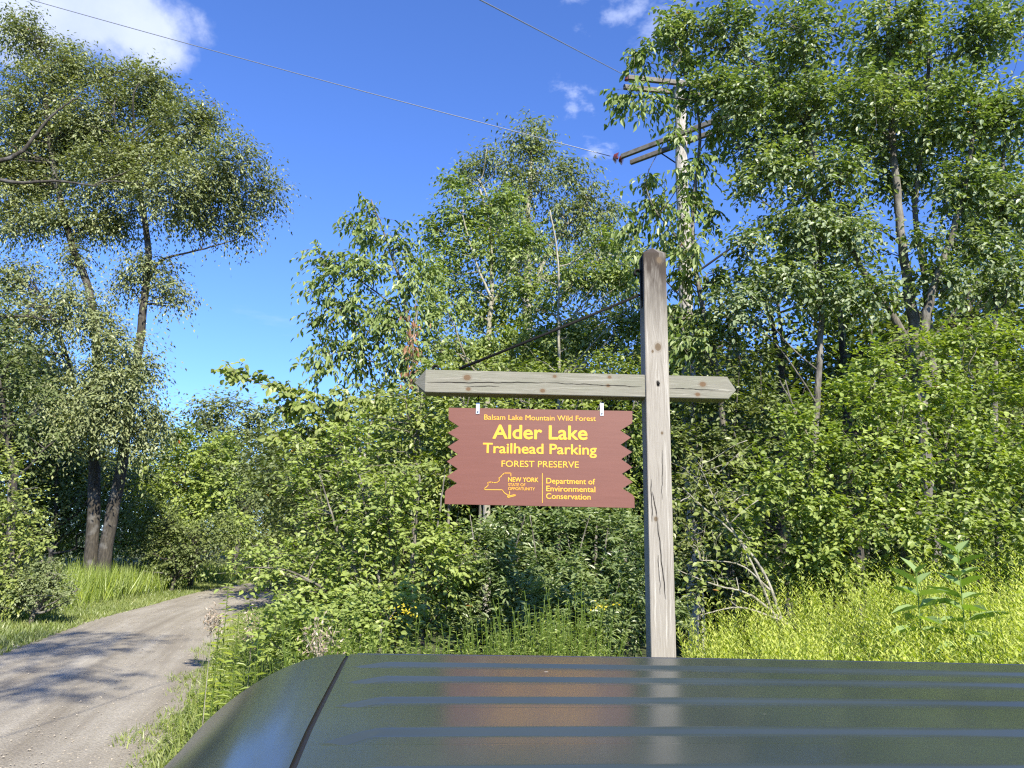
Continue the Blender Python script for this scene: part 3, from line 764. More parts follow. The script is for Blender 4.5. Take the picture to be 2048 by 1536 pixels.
# far gutter: profile swept along the far edge (rolled skin, step, body side down to the sill)
trim = simple('bright_window_trim', (.25, .26, .28), .25, .9)
def sweep(name, edge, prof, mat, smooth=True):
    V = np.array([[(p_.x, p_.y + o_[0], p_.z + o_[1]) for o_ in prof] for p_ in edge]); n, m = V.shape[:2]
    i = np.arange(n - 1)[:, None]; j = np.arange(m - 1)[None]
    Fq = np.stack([i * m + j, i * m + j + 1, (i + 1) * m + j + 1, (i + 1) * m + j], -1).reshape(-1, 4)
    return link(name, mesh_np(name, V.reshape(-1, 3), [Fq], smooth=smooth), mat, car)
farE = [Vector(V[0, b]) for b in range(NU)]
nearE = [Vector(V[-1, b]) for b in range(NU)]
sweep('roof_edge', farE, [(0, 0), (.006, -.003), (.009, -.009), (.010, -.016)], paint)
tb = Tubes(); tb.add([e + Vector((.013, .012, -.0065)) if False else e + Vector((0, .012, -.006)) for e in farE[6:]], .006, 8)
link('gutter_trim', tb.mesh('gutter_trim'), trim, car)
sweep('roof_edge', nearE, [(0, 0), (-.008, -.004), (-.014, -.012), (-.016, -.03)], paint)
# lower body of the vehicle (hidden from here but really there)
xl = -.55; xr = float(max(e.x for e in farE)) + .25; yn = nearE[0].y - .02; yf = farE[0].y + .02
def loft(name, secs, mat):
    bm = bmesh.new(); rings = []
    for (x, ya, yb, z0, z1) in secs:
        rings.append([bm.verts.new((x, ya, z0)), bm.verts.new((x, yb, z0)), bm.verts.new((x, yb, z1)), bm.verts.new((x, ya, z1))])
    for a, b in zip(rings, rings[1:]):
        for q in range(4): bm.faces.new((a[q], a[(q + 1) % 4], b[(q + 1) % 4], b[q]))
    bm.faces.new(rings[0]); bm.faces.new(rings[-1])
    return bm_obj(name, bm, mat, car, bevel=.03)
loft('body', [(xl - 1.15, yn - .02, yf + .06, .38, .92), (xl - .2, yn - .08, yf + .12, .3, 1.08), (xr - .3, yn - .08, yf + .12, .3, 1.1), (xr + .1, yn, yf + .04, .4, 1.05)], paint)
glass = simple('dark_window_glass', (.01, .012, .014), .05, 0, .8)
loft('window', [(xl + .10, yn + .0, yf - .0, 1.07, 1.50), (xl + .42, yn + .01, yf - .01, 1.07, 1.66), (xr - .3, yn + .01, yf - .01, 1.08, 1.66), (xr - .12, yn + .04, yf - .04, 1.08, 1.50)], glass)
hub_m = simple('alloy_rim', (.4, .4, .42), .3, .9)
for wx in (xl - .35, xr - .75):
    for wy in (yn - .02, yf + .06):
        bm = bmesh.new(); rot = Matrix.Rotation(R(90), 3, 'X')
        bm_cyl(bm, Vector((wx, wy, .35)), .35, .23, rot, 32); w_ = bm_obj('wheel', bm, rubber, car, bevel=.015)
        bm = bmesh.new(); bm_cyl(bm, Vector((wx, wy, .35)), .22, .245, rot, 20); bm_obj('rim', bm, hub_m, w_)

# ------------------------------------------------------------------ utility pole, cross arms, wires
UY = 14.0
pb = at(1372, 600, UY)
upole = thing('utility_pole', (pb.x, UY, 0), 'old grey wooden utility pole with two sets of cross arms half hidden behind leaves', 'utility pole')
ptop = at(1357, 165, UY).z
tb = Tubes(); n = 30
tb.add([Vector((pb.x + .008 * math.sin(k), UY, -.2 + (ptop + .2) * k / (n - 1))) for k in range(n)], [.155 - .04 * k / (n - 1) for k in range(n)], 14)
polem = bark_mat('weathered_pole_wood', (.16, .14, .12), (.36, .34, .30), (.50, .48, .44), 30)
link('pole', tb.mesh('pole'), polem, upole)
armm = simple('weathered_arm_wood', (.13, .12, .10), .85, var=.4, vs=12)
def arm(p0, p1, th=.085):
    d = p1 - p0; L = d.length; bm = bmesh.new()
    rot = d.to_track_quat('X', 'Z').to_matrix()
    bm_box(bm, (p0 + p1) / 2, (L, th * .85, th * 1.1), rot)
    bm_obj('crossarm', bm, armm, upole, bevel=.008)
za = at(1243, 150, UY).z
def level(px0, py0, Yd, ang, L, dz=0.0, off=0.0):
    a = at(px0, py0, Yd); d = Vector((math.cos(ang), math.sin(ang), 0)); nrm = Vector((-d.y, d.x, 0))
    return a + nrm * off + Vector((0, 0, dz)), a + d * L + nrm * off + Vector((0, 0, dz))
ua = R(8)
for off in (-.13, .13):
    c0 = Vector((pb.x, UY, ptop - .12)); d = Vector((math.cos(ua), math.sin(ua), 0)); nr = Vector((-d.y, d.x, 0))
    arm(c0 - d * 1.12 + nr * off * 1.25, c0 + d * 1.2 + nr * off * 1.25)
lz = at(1367, 278, UY).z; la_ = R(-42)
dl = Vector((math.cos(la_), math.sin(la_), 0)); nl = Vector((-dl.y, dl.x, 0)); c0 = Vector((pb.x, UY, lz))
for off in (-.17, .17): arm(c0 - dl * 1.30 + nl * off, c0 + dl * 1.6 + nl * off)
# insulators
porc = simple('brown_porcelain', (.14, .030, .018), .2, 0, .6)
ins_end = c0 - dl * 1.33
wire_tgt = at(-500, -150, 17.0)
wd = (wire_tgt - ins_end).normalized()
ins = None
bm = bmesh.new(); rot = wd.to_track_quat('Z', 'Y').to_matrix()
for k in range(2):
    bm_cyl(bm, ins_end + wd * (.08 + .13 * k), .125, .085, rot, 18, .06)
    bm_cyl(bm, ins_end + wd * (.09 + .085 * k), .03, .06, rot, 10)
bm_obj('insulator', bm, porc, upole, smooth=False)
u_end = Vector((pb.x, UY, ptop - .12)) - Vector((math.cos(ua), math.sin(ua), 0)) * 1.1
for kk in (-1.0, ):
    bm = bmesh.new(); bm_cyl(bm, u_end + Vector((0, 0, .10)), .05, .1, None, 12, .03); bm_obj('insulator', bm, porc, upole)
wirem = simple('aluminium_wire', (.24, .25, .26), .5, .6); cabm = simple('black_cable', (.012, .012, .013), .6)
def wire(name, a, b, sag, r, mat, label):
    tb = Tubes(); n = 40
    tb.add([a + (b - a) * (k / (n - 1)) + Vector((0, 0, -sag * 4 * (k / (n - 1)) * (1 - k / (n - 1)))) for k in range(n)], r, 6)
    o = link(name, tb.mesh(name), mat); props(o, label, 'wire'); return o
w1s = ins_end + wd * .32
far1 = at(-420, -140, 16.0)
wire('power_line', w1s, far1, .10, .0085, wirem, 'thin pale power line crossing the open sky to the brown insulators')
far2 = at(930, 0, 7.0); far2 = u_end + (far2 - u_end) * 3.0 + Vector((0, 0, 0))
wire('power_line', u_end + Vector((0, 0, .14)), far2, .0, .008, wirem, 'thin wire from the top of the picture to the upper cross arm of the pole')
cb0 = at(1372, 560, UY - .15); cb1 = at(1760, 280, 12.6); cb1 = cb0 + (cb1 - cb0) * 1.8
wire('cable', cb0, cb1, 0.02, .021, cabm, 'thick black cable rising from the utility pole into the right hand trees')
# dark braces under the lower cross arms
tb = Tubes()
for s_ in (-1, 1): tb.add([c0 + dl * s_ * .6 + nl * .2, c0 + Vector((0, 0, -.6)) + nl * .16], .014, 6)
link('arm_brace', tb.mesh('arm_brace'), iron, upole)

# ------------------------------------------------------------------ vegetation
exec_veg = True
def gz(x, y): return float(ground_h(np.array([x]), np.array([y]))[0])
def B(Y, *lst): return [px_blob(px, py, Y + (rest[0] if rest else 0), rx, rz, rest[1] if len(rest) > 1 else None) for px, py, rx, rz, *rest in lst]
def PT(Y, *lst): return [at(px, py, Y + (r[0] if r else 0)) for px, py, *r in lst]

# --- big twin trunked tree on the left
Y = 28
b = at(203, 1120, Y)
make_tree('twin_trunk_tree', 1, (b.x, Y, gz(b.x, Y)),
  B(Y, (40, 60, 75, 60), (110, 120, 70, 55, 1), (230, 150, 60, 45, 1), (330, 200, 60, 50, 1), (200, 290, 90, 70, 1.5), (30, 260, 80, 80), (20, 360, 80, 80), (255, 320, 70, 70), (130, 260, 90, 80, 1), (330, 300, 80, 60), (420, 360, 70, 60), (30, 560, 80, 50), (150, 130, 60, 50), (60, 180, 90, 80), (170, 220, 100, 90), (280, 200, 80, 80, 1), (300, 150, 40, 40), (370, 260, 90, 80), (420, 240, 45, 50), (470, 330, 80, 70, -1), (545, 375, 38, 40), (500, 410, 60, 50), (350, 370, 120, 90, -1), (210, 350, 110, 90), (80, 330, 110, 100, 1), (470, 455, 55, 30), (30, 440, 80, 60), (140, 440, 110, 50), (240, 450, 70, 50, 1), (390, 430, 80, 45), (300, 540, 70, 38), (340, 590, 50, 30), (150, 520, 40, 30), (250, 570, 45, 30),
   (60, 640, 90, 55, -2), (170, 640, 75, 55, -2), (130, 590, 60, 30, -2), (230, 700, 75, 55, -2), (190, 780, 90, 55, -1), (275, 750, 50, 55, -1), (70, 730, 80, 60, 1), (310, 830, 40, 45, -1), (230, 850, 70, 50, -1.5), (150, 860, 60, 50, -1), (290, 880, 45, 40, -1), (200, 820, 70, 40, -2.5), (240, 760, 60, 40, -2.5), (110, 800, 60, 50, -1)),
  [([Vector((b.x + .20, Y - .1, gz(b.x, Y) - .2))] + PT(Y, (222, 1040), (240, 950), (256, 850), (276, 720), (286, 620), (296, 520), (285, 420), (260, 300)), .25, .09),
   ([Vector((b.x - .26, Y, gz(b.x, Y) - .2))] + PT(Y, (187, 1000), (190, 880), (196, 760), (182, 600), (140, 480), (110, 350), (90, 200)), .24, .09),
   (PT(Y, (296, 560), (325, 520), (400, 500), (470, 480)), .07, .02),
   (PT(Y - 3, (-60, 350), (40, 365), (110, 362), (190, 372)), .085, .03),
   (PT(Y - 3, (-30, 330), (40, 305), (100, 235), (160, 190)), .10, .02),
   (PT(Y - 3, (-40, 635), (40, 632), (100, 640)), .05, .015),
   (PT(Y, (190, 880), (150, 780), (130, 700), (100, 620)), .13, .04)],
  'olive', 'dark', 'tall twin trunked tree with a wide airy olive crown left of the road', dens=3.6, cs=.95, leafL=.155, leafW=.066, nlimb=46, limb_r=.045, twig_r=.014, maxtw=900,
  crown_kw=dict(nT=7, nL=8, fine=False, droop=.45, tone0=.5, tv=.15, flat=.9, shell=.3))

# --- right tall trees in front of the pole
Y = 9.0
b = at(1830, 700, Y + .3)
make_tree('slender_tree', 2, (b.x, Y + .3, gz(b.x, Y)),
  B(Y, (1360, 60, 60, 55), (1455, 60, 80, 80), (1600, 70, 105, 85), (1790, 60, 115, 85), (1960, 60, 115, 90), (1420, 170, 60, 50), (1490, 200, 75, 70), (1610, 210, 95, 75), (1750, 210, 105, 85), (1900, 230, 110, 90), (2030, 230, 80, 100), (1540, 330, 80, 60), (1660, 350, 90, 60), (1800, 350, 75, 60, .6), (1930, 380, 85, 65), (2040, 420, 70, 80), (1600, 450, 90, 45), (1700, 470, 80, 45), (1960, 500, 70, 45), (1490, 490, 45, 35), (1560, 560, 110, 45), (1700, 590, 100, 45), (1480, 610, 70, 50), (1880, 560, 60, 45), (2020, 560, 60, 60), (1850, 480, 40, 30), (1500, 380, 35, 30), (1560, 230, 150, 190, 1.0, .6), (1800, 220, 190, 200, 1.2, .6), (1980, 380, 120, 200, 1.0, .6), (1640, 480, 140, 120, 1.0, .5)),
  [([Vector((b.x, Y + .3, 0))] + PT(Y + .3, (1832, 700), (1815, 560), (1800, 450), (1788, 330), (1780, 150), (1775, -50)), .085, .03),
   (PT(Y + .2, (1860, 780), (1790, 640), (1725, 540), (1660, 400), (1610, 250)), .06, .02),
   (PT(Y + .4, (1870, 780), (1850, 560), (1830, 420), (1850, 250), (1860, 60)), .05, .02),
   (PT(Y, (1840, 740), (1860, 600), (1920, 420), (1960, 200)), .07, .02),
   (PT(Y + .2, (1990, 900), (1990, 640), (2000, 450), (2010, 250)), .04, .02),
   (PT(Y + .3, (1620, 1000), (1640, 700), (1640, 500), (1600, 200)), .05, .02)],
  'aspen', 'grey', 'tall leafy tree with several thin dark stems filling the upper right', dens=15, cs=.35, leafL=0.072, leafW=0.044, nlimb=50, limb_r=.016, twig_r=.005, maxtw=900, leafy_twigs=False,
  crown_kw=dict(nT=6, nL=7, fine=True, droop=.35, tone0=.52, tv=.17, shell=.3))
Y = 9.6
b = at(1450, 900, Y)
make_tree('leaning_tree', 3, (b.x, Y, gz(b.x, Y)),
  B(Y, (1285, 105, 45, 38, -.6), (1330, 75, 35, 30, -.6), (1250, 185, 40, 28, -.6), (1310, 200, 50, 32, -.6), (1375, 120, 40, 40), (1380, 200, 40, 40), (1300, 350, 25, 25), (1320, 410, 40, 34), (1380, 390, 30, 40), (1260, 450, 35, 25), (1340, 480, 40, 30), (1400, 330, 40, 28), (1420, 420, 25, 30), (1370, 560, 45, 30), (1400, 640, 55, 40), (1350, 630, 30, 40), (1440, 260, 30, 30), (1270, 530, 30, 40), (1350, 270, 30, 20, -.5), (1375, 340, 25, 25, -.6), (1365, 430, 22, 30, -.6), (1390, 500, 30, 30, -.5), (1385, 700, 40, 40, -.4), (1440, 560, 40, 40)),
  [([Vector((b.x, Y, 0))] + PT(Y, (1450, 900), (1430, 720), (1395, 560), (1385, 420), (1400, 250), (1360, 120)), .05, .015),
   (PT(Y - .3, (1480, 300), (1420, 215), (1330, 195), (1290, 205)), .015, .006),
   (PT(Y - .2, (1390, 520), (1350, 470), (1310, 420), (1290, 370)), .015, .006),
   (PT(Y, (1430, 740), (1380, 620), (1330, 560), (1280, 500)), .018, .006)],
  'ash', 'grey', 'thin tree whose hanging leaf sprays cover the utility pole', dens=7.5, cs=.30, leafL=.10, leafW=.05, nlimb=26, limb_r=.018, twig_r=.005, maxtw=300, leafy_twigs=True,
  crown_kw=dict(nT=5, nL=7, fine=True, droop=.8, tone0=.48, tv=.15, shell=.3, twr=.003))

# --- dark wood edge behind the right side
Y = 12.5
b = at(1700, 900, Y)
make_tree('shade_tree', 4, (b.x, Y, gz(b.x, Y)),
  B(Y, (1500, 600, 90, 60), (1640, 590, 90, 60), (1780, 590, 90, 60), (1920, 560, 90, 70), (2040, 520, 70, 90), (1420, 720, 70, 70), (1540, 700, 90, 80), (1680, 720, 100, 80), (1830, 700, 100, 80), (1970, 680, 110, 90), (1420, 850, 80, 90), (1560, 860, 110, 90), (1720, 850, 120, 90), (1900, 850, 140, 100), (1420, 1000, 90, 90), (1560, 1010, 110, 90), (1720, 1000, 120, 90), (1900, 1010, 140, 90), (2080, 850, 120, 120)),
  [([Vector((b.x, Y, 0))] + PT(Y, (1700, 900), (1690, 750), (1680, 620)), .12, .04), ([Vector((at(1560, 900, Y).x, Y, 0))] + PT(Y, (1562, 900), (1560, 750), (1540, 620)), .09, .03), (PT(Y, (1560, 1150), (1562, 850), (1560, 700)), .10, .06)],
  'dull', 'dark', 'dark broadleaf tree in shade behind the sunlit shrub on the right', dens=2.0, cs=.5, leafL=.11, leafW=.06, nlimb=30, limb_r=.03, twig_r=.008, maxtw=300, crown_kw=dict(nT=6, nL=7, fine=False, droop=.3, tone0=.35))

# --- sunlit round leaved shrub, right
Y = 6.9
b = at(1820, 1250, Y)
make_tree('round_leaved_shrub', 5, (b.x, Y, gz(b.x, Y)),
  B(Y, (1760, 720, 60, 45, .4), (1850, 690, 75, 45, .4), (1960, 680, 90, 50, .4), (2060, 720, 80, 80, .3), (1720, 800, 80, 60), (1830, 790, 100, 70), (1970, 800, 110, 80), (1590, 840, 60, 40), (1640, 900, 90, 65), (1780, 900, 110, 80, -.2), (1930, 920, 110, 80, -.2), (2050, 930, 80, 90, -.2), (1530, 960, 55, 50), (1600, 1010, 90, 60, -.1), (1740, 1030, 110, 70, -.2), (1890, 1050, 110, 70, -.3), (2030, 1070, 90, 70, -.3), (1640, 1100, 90, 50), (1500, 1050, 50, 50, .2), (1560, 1130, 60, 45, .2), (1680, 1160, 90, 40), (1820, 1150, 90, 45), (1950, 1150, 90, 45), (2060, 1150, 80, 50), (1600, 1180, 70, 40, .2)),
  [([Vector((at(px, 1200, Y).x, Y + .2, 0))] + PT(Y + .1, (px + 5, 1050), (px + dx, 900), (px + 2 * dx, 760)), .025, .006) for px, dx in ((1650, -40), (1730, 10), (1800, -30), (1860, 30), (1930, 10), (1990, 40), (1700, -70))],
  'bright', 'grey', 'dense sunlit shrub with small round leaves right of the sign post', 'shrub', dens=19, cs=.22, leafL=0.05, leafW=0.038, nlimb=40, limb_r=.012, twig_r=.004, maxtw=500, leafy_twigs=False,
  crown_kw=dict(nT=6, nL=6, fine=True, droop=.2, tone0=.5, tv=.18, shell=.5, flat=.8), trunk_name='stem', crown_name='foliage')

Y = 9.0
b = at(1440, 1100, Y)
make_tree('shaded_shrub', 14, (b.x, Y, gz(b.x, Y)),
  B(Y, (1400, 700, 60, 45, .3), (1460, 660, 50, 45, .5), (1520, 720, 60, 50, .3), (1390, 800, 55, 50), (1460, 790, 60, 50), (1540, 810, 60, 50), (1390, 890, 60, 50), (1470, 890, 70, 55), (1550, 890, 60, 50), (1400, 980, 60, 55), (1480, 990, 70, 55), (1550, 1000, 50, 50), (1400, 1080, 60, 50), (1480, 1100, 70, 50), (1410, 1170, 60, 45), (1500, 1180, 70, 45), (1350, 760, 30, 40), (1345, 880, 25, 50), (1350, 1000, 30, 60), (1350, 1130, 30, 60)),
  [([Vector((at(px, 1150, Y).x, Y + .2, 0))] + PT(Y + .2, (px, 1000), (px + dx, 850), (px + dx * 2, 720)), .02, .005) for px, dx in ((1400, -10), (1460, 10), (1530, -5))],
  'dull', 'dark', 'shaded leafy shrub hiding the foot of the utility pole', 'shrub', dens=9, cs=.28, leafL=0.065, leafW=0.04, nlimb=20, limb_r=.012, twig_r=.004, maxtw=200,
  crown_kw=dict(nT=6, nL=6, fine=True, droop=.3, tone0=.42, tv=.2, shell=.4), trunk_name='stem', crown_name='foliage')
# --- sparse shrub with bare pale twigs beside the post
Y = 5.9
b = at(1560, 1260, Y)
make_tree('sparse_shrub', 6, (b.x, Y, gz(b.x, Y)),
  B(Y, (1400, 940, 50, 40), (1370, 1010, 35, 40), (1460, 1000, 60, 40), (1410, 1060, 60, 35), (1480, 900, 40, 30), (1390, 1140, 50, 30), (1460, 1170, 55, 30), (1500, 1100, 40, 30), (1390, 1200, 40, 25)),
  [(PT(Y, (1570, 1260), (1530, 1150), (1470, 1070), (1400, 1010), (1365, 975)), .014, .004), (PT(Y - .1, (1575, 1250), (1500, 1190), (1430, 1170), (1355, 1140)), .012, .003), (PT(Y, (1560, 1260), (1500, 1120), (1430, 1000), (1400, 930)), .012, .003), (PT(Y - .1, (1560, 1240), (1480, 1215), (1400, 1230)), .010, .003), (PT(Y, (1540, 1180), (1480, 1130), (1400, 1120)), .009, .003)],
  'hedge', 'pale', 'thin shrub with bare pale twigs and few leaves just right of the post', 'shrub', dens=8, cs=.22, leafL=0.048, leafW=0.034, nlimb=36, limb_r=.008, twig_r=.0035, maxtw=200, leafy_twigs=True,
  crown_kw=dict(nT=5, nL=4, fine=True, droop=.3, tone0=.55, shell=.2, twr=.0022), trunk_name='stem', crown_name='foliage')

# --- sapling left of the middle
Y = 9.2
b = at(835, 850, Y)
make_tree('ash_sapling', 7, (b.x, Y, gz(b.x, Y)),
  B(Y, (738, 405, 14, 22), (745, 460, 38, 38), (700, 445, 16, 20), (640, 505, 32, 18), (672, 540, 40, 28), (735, 540, 60, 48), (805, 480, 34, 36), (830, 560, 48, 60), (640, 580, 30, 24), (700, 620, 60, 40), (790, 640, 70, 60), (650, 690, 38, 30), (720, 710, 65, 45), (820, 720, 60, 50), (625, 640, 18, 14), (640, 740, 35, 25)),
  [([Vector((b.x, Y, 0))] + PT(Y, (838, 850), (826, 740), (812, 620), (780, 500), (742, 400)), .04, .008),
   (PT(Y, (830, 780), (780, 700), (700, 640), (620, 600)), .018, .005), (PT(Y, (815, 640), (760, 590), (690, 540), (630, 500)), .016, .005), (PT(Y, (850, 800), (760, 730), (650, 700)), .016, .004)],
  'ash', 'grey', 'young ash like sapling with drooping leaves and a pointed top left of centre', dens=10, cs=.32, leafL=0.082, leafW=0.04, nlimb=28, limb_r=.014, twig_r=.004, maxtw=220, leafy_twigs=True,
  crown_kw=dict(nT=5, nL=7, fine=True, droop=.75, tone0=.48, tv=.16, shell=.35, twr=.003))
# withered brown spray hanging in the sapling
rg = np.random.default_rng(77)
c_ = at(826, 690, 8.7); n = 70
P = np.array(c_) + rg.normal(size=(n, 3)) * np.array([.055, .06, .21])
lv = Leaves(); lv.add(P, np.stack([rg.normal(size=n) * .4, rg.normal(size=n) * .4, -np.ones(n)], 1), rg.normal(size=(n, 3)) + np.array([0, -1, 0]), .07, .028, rg.random(n) * .9)
root = thing('withered_branch', tuple(c_), 'withered pinkish brown leaves hanging on a broken branch above the cross arm', 'branch')
link('dead_leaves', lv.mesh('dead_leaves'), LM['brown'], root)
tb = Tubes(); tb.add([c_ + Vector((.02, .1, .45)), c_ + Vector((0, 0, .1)), c_ + Vector((.01, 0, -.3))], [.012, .008, .003], 5); link('twig', tb.mesh('twig'), BK['grey'], root)

# --- centre tree
Y = 13
b = at(985, 800, Y)
make_tree('pale_stemmed_tree', 8, (b.x, Y, gz(b.x, Y)),
  B(Y, (905, 370, 34, 30), (860, 620, 45, 60, -1), (855, 540, 26, 36, -1), (872, 470, 32, 30), (855, 700, 50, 50, -1), (940, 420, 60, 50), (900, 440, 40, 40), (1000, 400, 50, 50), (900, 510, 60, 50), (980, 500, 75, 55), (1050, 480, 60, 50), (890, 600, 60, 60), (970, 610, 80, 60, .5), (1060, 590, 80, 60), (1140, 560, 60, 50), (1210, 480, 45, 30), (1200, 560, 60, 50), (930, 700, 80, 50), (1030, 700, 90, 50), (1130, 680, 90, 60), (1220, 660, 70, 60), (1260, 560, 40, 50), (1280, 640, 50, 60)),
  [([Vector((b.x, Y, 0))] + PT(Y, (975, 760), (978, 660), (984, 560), (980, 460), (960, 380)), .07, .02),
   ([Vector((at(1118, 800, Y).x, Y, 0))] + PT(Y - .6, (1118, 740), (1117, 640), (1116, 520), (1100, 420)), .03, .012),
   (PT(Y - .3, (984, 600), (950, 520), (925, 430)), .025, .01), (PT(Y, (980, 620), (1010, 560), (1050, 500)), .025, .01)],
  'ash', 'pale', 'light green tree with a thin pale stem rising behind the brace rod', dens=11, cs=.42, leafL=.085, leafW=.045, nlimb=40, limb_r=.02, twig_r=.006, maxtw=400,
  crown_kw=dict(nT=6, nL=7, fine=False, droop=.45, tone0=.62, tv=.16, shell=.35))
# --- tall grey green tree behind
Y = 26
b = at(1055, 700, Y)
make_tree('tall_back_tree', 9, (b.x, Y, gz(b.x, Y)),
  B(Y, (1065, 245, 26, 28), (1045, 285, 44, 40), (1085, 300, 34, 40), (965, 320, 50, 34), (930, 355, 36, 36), (1050, 360, 80, 60), (1140, 350, 40, 44), (1180, 380, 44, 50), (1225, 420, 40, 44), (1130, 440, 80, 60), (1230, 490, 44, 50), (1000, 430, 70, 60), (1190, 540, 70, 60), (1060, 520, 90, 60), (1255, 560, 30, 40)),
  [([Vector((b.x, Y, 0))] + PT(Y, (1055, 750), (1056, 600), (1058, 450), (1062, 300)), .28, .05), (PT(Y, (1056, 600), (1110, 480), (1180, 400)), .12, .03), (PT(Y, (1056, 620), (1010, 480), (960, 360)), .12, .03)],
  'willow', 'pale', 'tallest grey green tree behind the others in the middle', dens=2.3, cs=.95, leafL=.19, leafW=.068, nlimb=40, limb_r=.05, twig_r=.015, maxtw=300,
  crown_kw=dict(nT=8, nL=8, fine=False, droop=.55, tone0=.5, tv=.14, shell=.45))

# --- leafy thicket behind the sign
Y = 8.0
b = at(1000, 1000, Y)
make_tree('hedge_shrub', 10, (b.x, Y, gz(b.x, Y)),
  B(Y, (880, 760, 70, 45, .6), (980, 750, 80, 45, .6), (1090, 750, 80, 45, .6), (1200, 740, 70, 50, .6), (1280, 760, 50, 50, .5), (800, 830, 80, 60), (920, 850, 90, 70), (1050, 850, 90, 70), (1170, 850, 90, 70), (1270, 870, 60, 80), (780, 930, 80, 70), (900, 960, 90, 70), (1030, 970, 90, 70), (1160, 970, 90, 70), (1270, 1000, 60, 70)),
  [([Vector((at(px, 1100, Y).x, Y, 0))] + PT(Y, (px, 950), (px + dx, 860), (px + dx * 2, 790)), .02, .006) for px, dx in ((830, -10), (900, 20), (960, -20), (1040, 10), (1120, 20), (1190, -15), (1250, 10))],
  'hedge', 'grey', 'green leafy thicket directly behind the hanging sign', 'shrub', dens=14, cs=.27, leafL=0.058, leafW=0.034, nlimb=40, limb_r=.014, twig_r=.005, maxtw=300,
  crown_kw=dict(nT=6, nL=6, fine=True, droop=.3, tone0=.5, tv=.18, shell=.45), trunk_name='stem', crown_name='foliage')
# --- left sunlit bush reaching over the road
Y = 6.6
b = at(760, 1250, Y)
make_tree('sunlit_bush', 11, (b.x, Y, gz(b.x, Y)),
  B(Y, (700, 870, 60, 45, .6), (640, 900, 45, 35, .8), (610, 960, 55, 45, .8), (700, 960, 70, 60, .3), (790, 990, 70, 60), (640, 1040, 60, 45, .5), (730, 1060, 80, 60), (840, 1080, 80, 70), (560, 1110, 40, 30, .3), (510, 1125, 32, 20, .2), (490, 1140, 20, 10, .2), (620, 1130, 70, 40, .2), (720, 1150, 90, 60), (840, 1180, 80, 60), (600, 1200, 60, 36, .1), (690, 1230, 80, 45), (800, 1250, 90, 45), (900, 1120, 60, 60), (545, 1150, 40, 22)),
  [([Vector((at(px, 1280, Y).x, Y, 0))] + PT(Y, (px, 1200), (px + dx, 1080), (px + 2 * dx, 950)), .022, .005) for px, dx in ((760, -20), (820, 10), (720, -40), (790, -10), (850, 20))] + [(PT(Y, (720, 1250), (650, 1180), (570, 1140), (490, 1135)), .016, .004), (PT(Y + .6, (740, 1000), (690, 920), (650, 880)), .014, .004)],
  'bright', 'grey', 'sunlit broadleaf bush beside the road whose branch points left over the gravel', 'shrub', dens=19, cs=.22, leafL=0.052, leafW=0.033, nlimb=40, limb_r=.012, twig_r=.004, maxtw=400, leafy_twigs=True,
  crown_kw=dict(nT=6, nL=6, fine=True, droop=.2, tone0=.50, tv=.18, shell=.4, up=.3, twr=.0025), trunk_name='stem', crown_name='foliage')
Y = 5.4
b = at(700, 1320, Y)
make_tree('low_shrub', 15, (b.x, Y, gz(b.x, Y)),
  B(Y, (560, 1225, 30, 26), (600, 1250, 50, 32), (680, 1245, 60, 36), (640, 1290, 60, 34), (740, 1275, 60, 34), (720, 1215, 40, 28, .3), (800, 1215, 40, 30, .3), (590, 1310, 50, 40), (690, 1320, 60, 30), (540, 1270, 24, 24)),
  [([Vector((at(px, 1300, Y).x, Y, 0))] + PT(Y, (px, 1290), (px + dx, 1240)), .012, .004) for px, dx in ((600, -10), (660, 10), (720, -5), (760, 10))],
  'bright', 'grey', 'low leafy shrub right beside the corner of the vehicle roof', 'shrub', dens=24, cs=.17, leafL=.045, leafW=.028, nlimb=20, limb_r=.008, twig_r=.003, maxtw=200, leafy_twigs=False,
  crown_kw=dict(nT=6, nL=6, fine=True, droop=.15, tone0=.5, tv=.18, shell=.4, up=.3), trunk_name='stem', crown_name='foliage')
# --- maple branch
Y = 8.6
b = at(700, 950, Y)
make_tree('young_maple', 12, (b.x, Y, gz(b.x, Y)),
  B(Y, (460, 742, 14, 8), (490, 748, 22, 12), (530, 768, 34, 15), (575, 790, 36, 20), (560, 815, 26, 14), (620, 815, 46, 28), (665, 850, 50, 35), (600, 860, 34, 22), (640, 790, 30, 20), (690, 800, 40, 34), (740, 800, 50, 40), (560, 880, 20, 16), (620, 900, 40, 30)),
  [([Vector((b.x, Y, 0))] + PT(Y, (720, 950), (700, 860), (640, 815), (560, 785), (470, 745)), .025, .004), (PT(Y, (720, 950), (740, 860), (750, 790)), .02, .006), (PT(Y, (700, 860), (640, 860), (570, 870)), .012, .004)],
  'hedge', 'pale', 'young maple stretching a long leafy branch left across the sky', dens=10, cs=.22, leafL=0.075, leafW=0.068, nlimb=20, limb_r=.008, twig_r=.0035, maxtw=200, leafy_twigs=True,
  crown_kw=dict(nT=5, nL=5, fine=True, droop=.7, tone0=.5, shell=.3, twr=.0025))
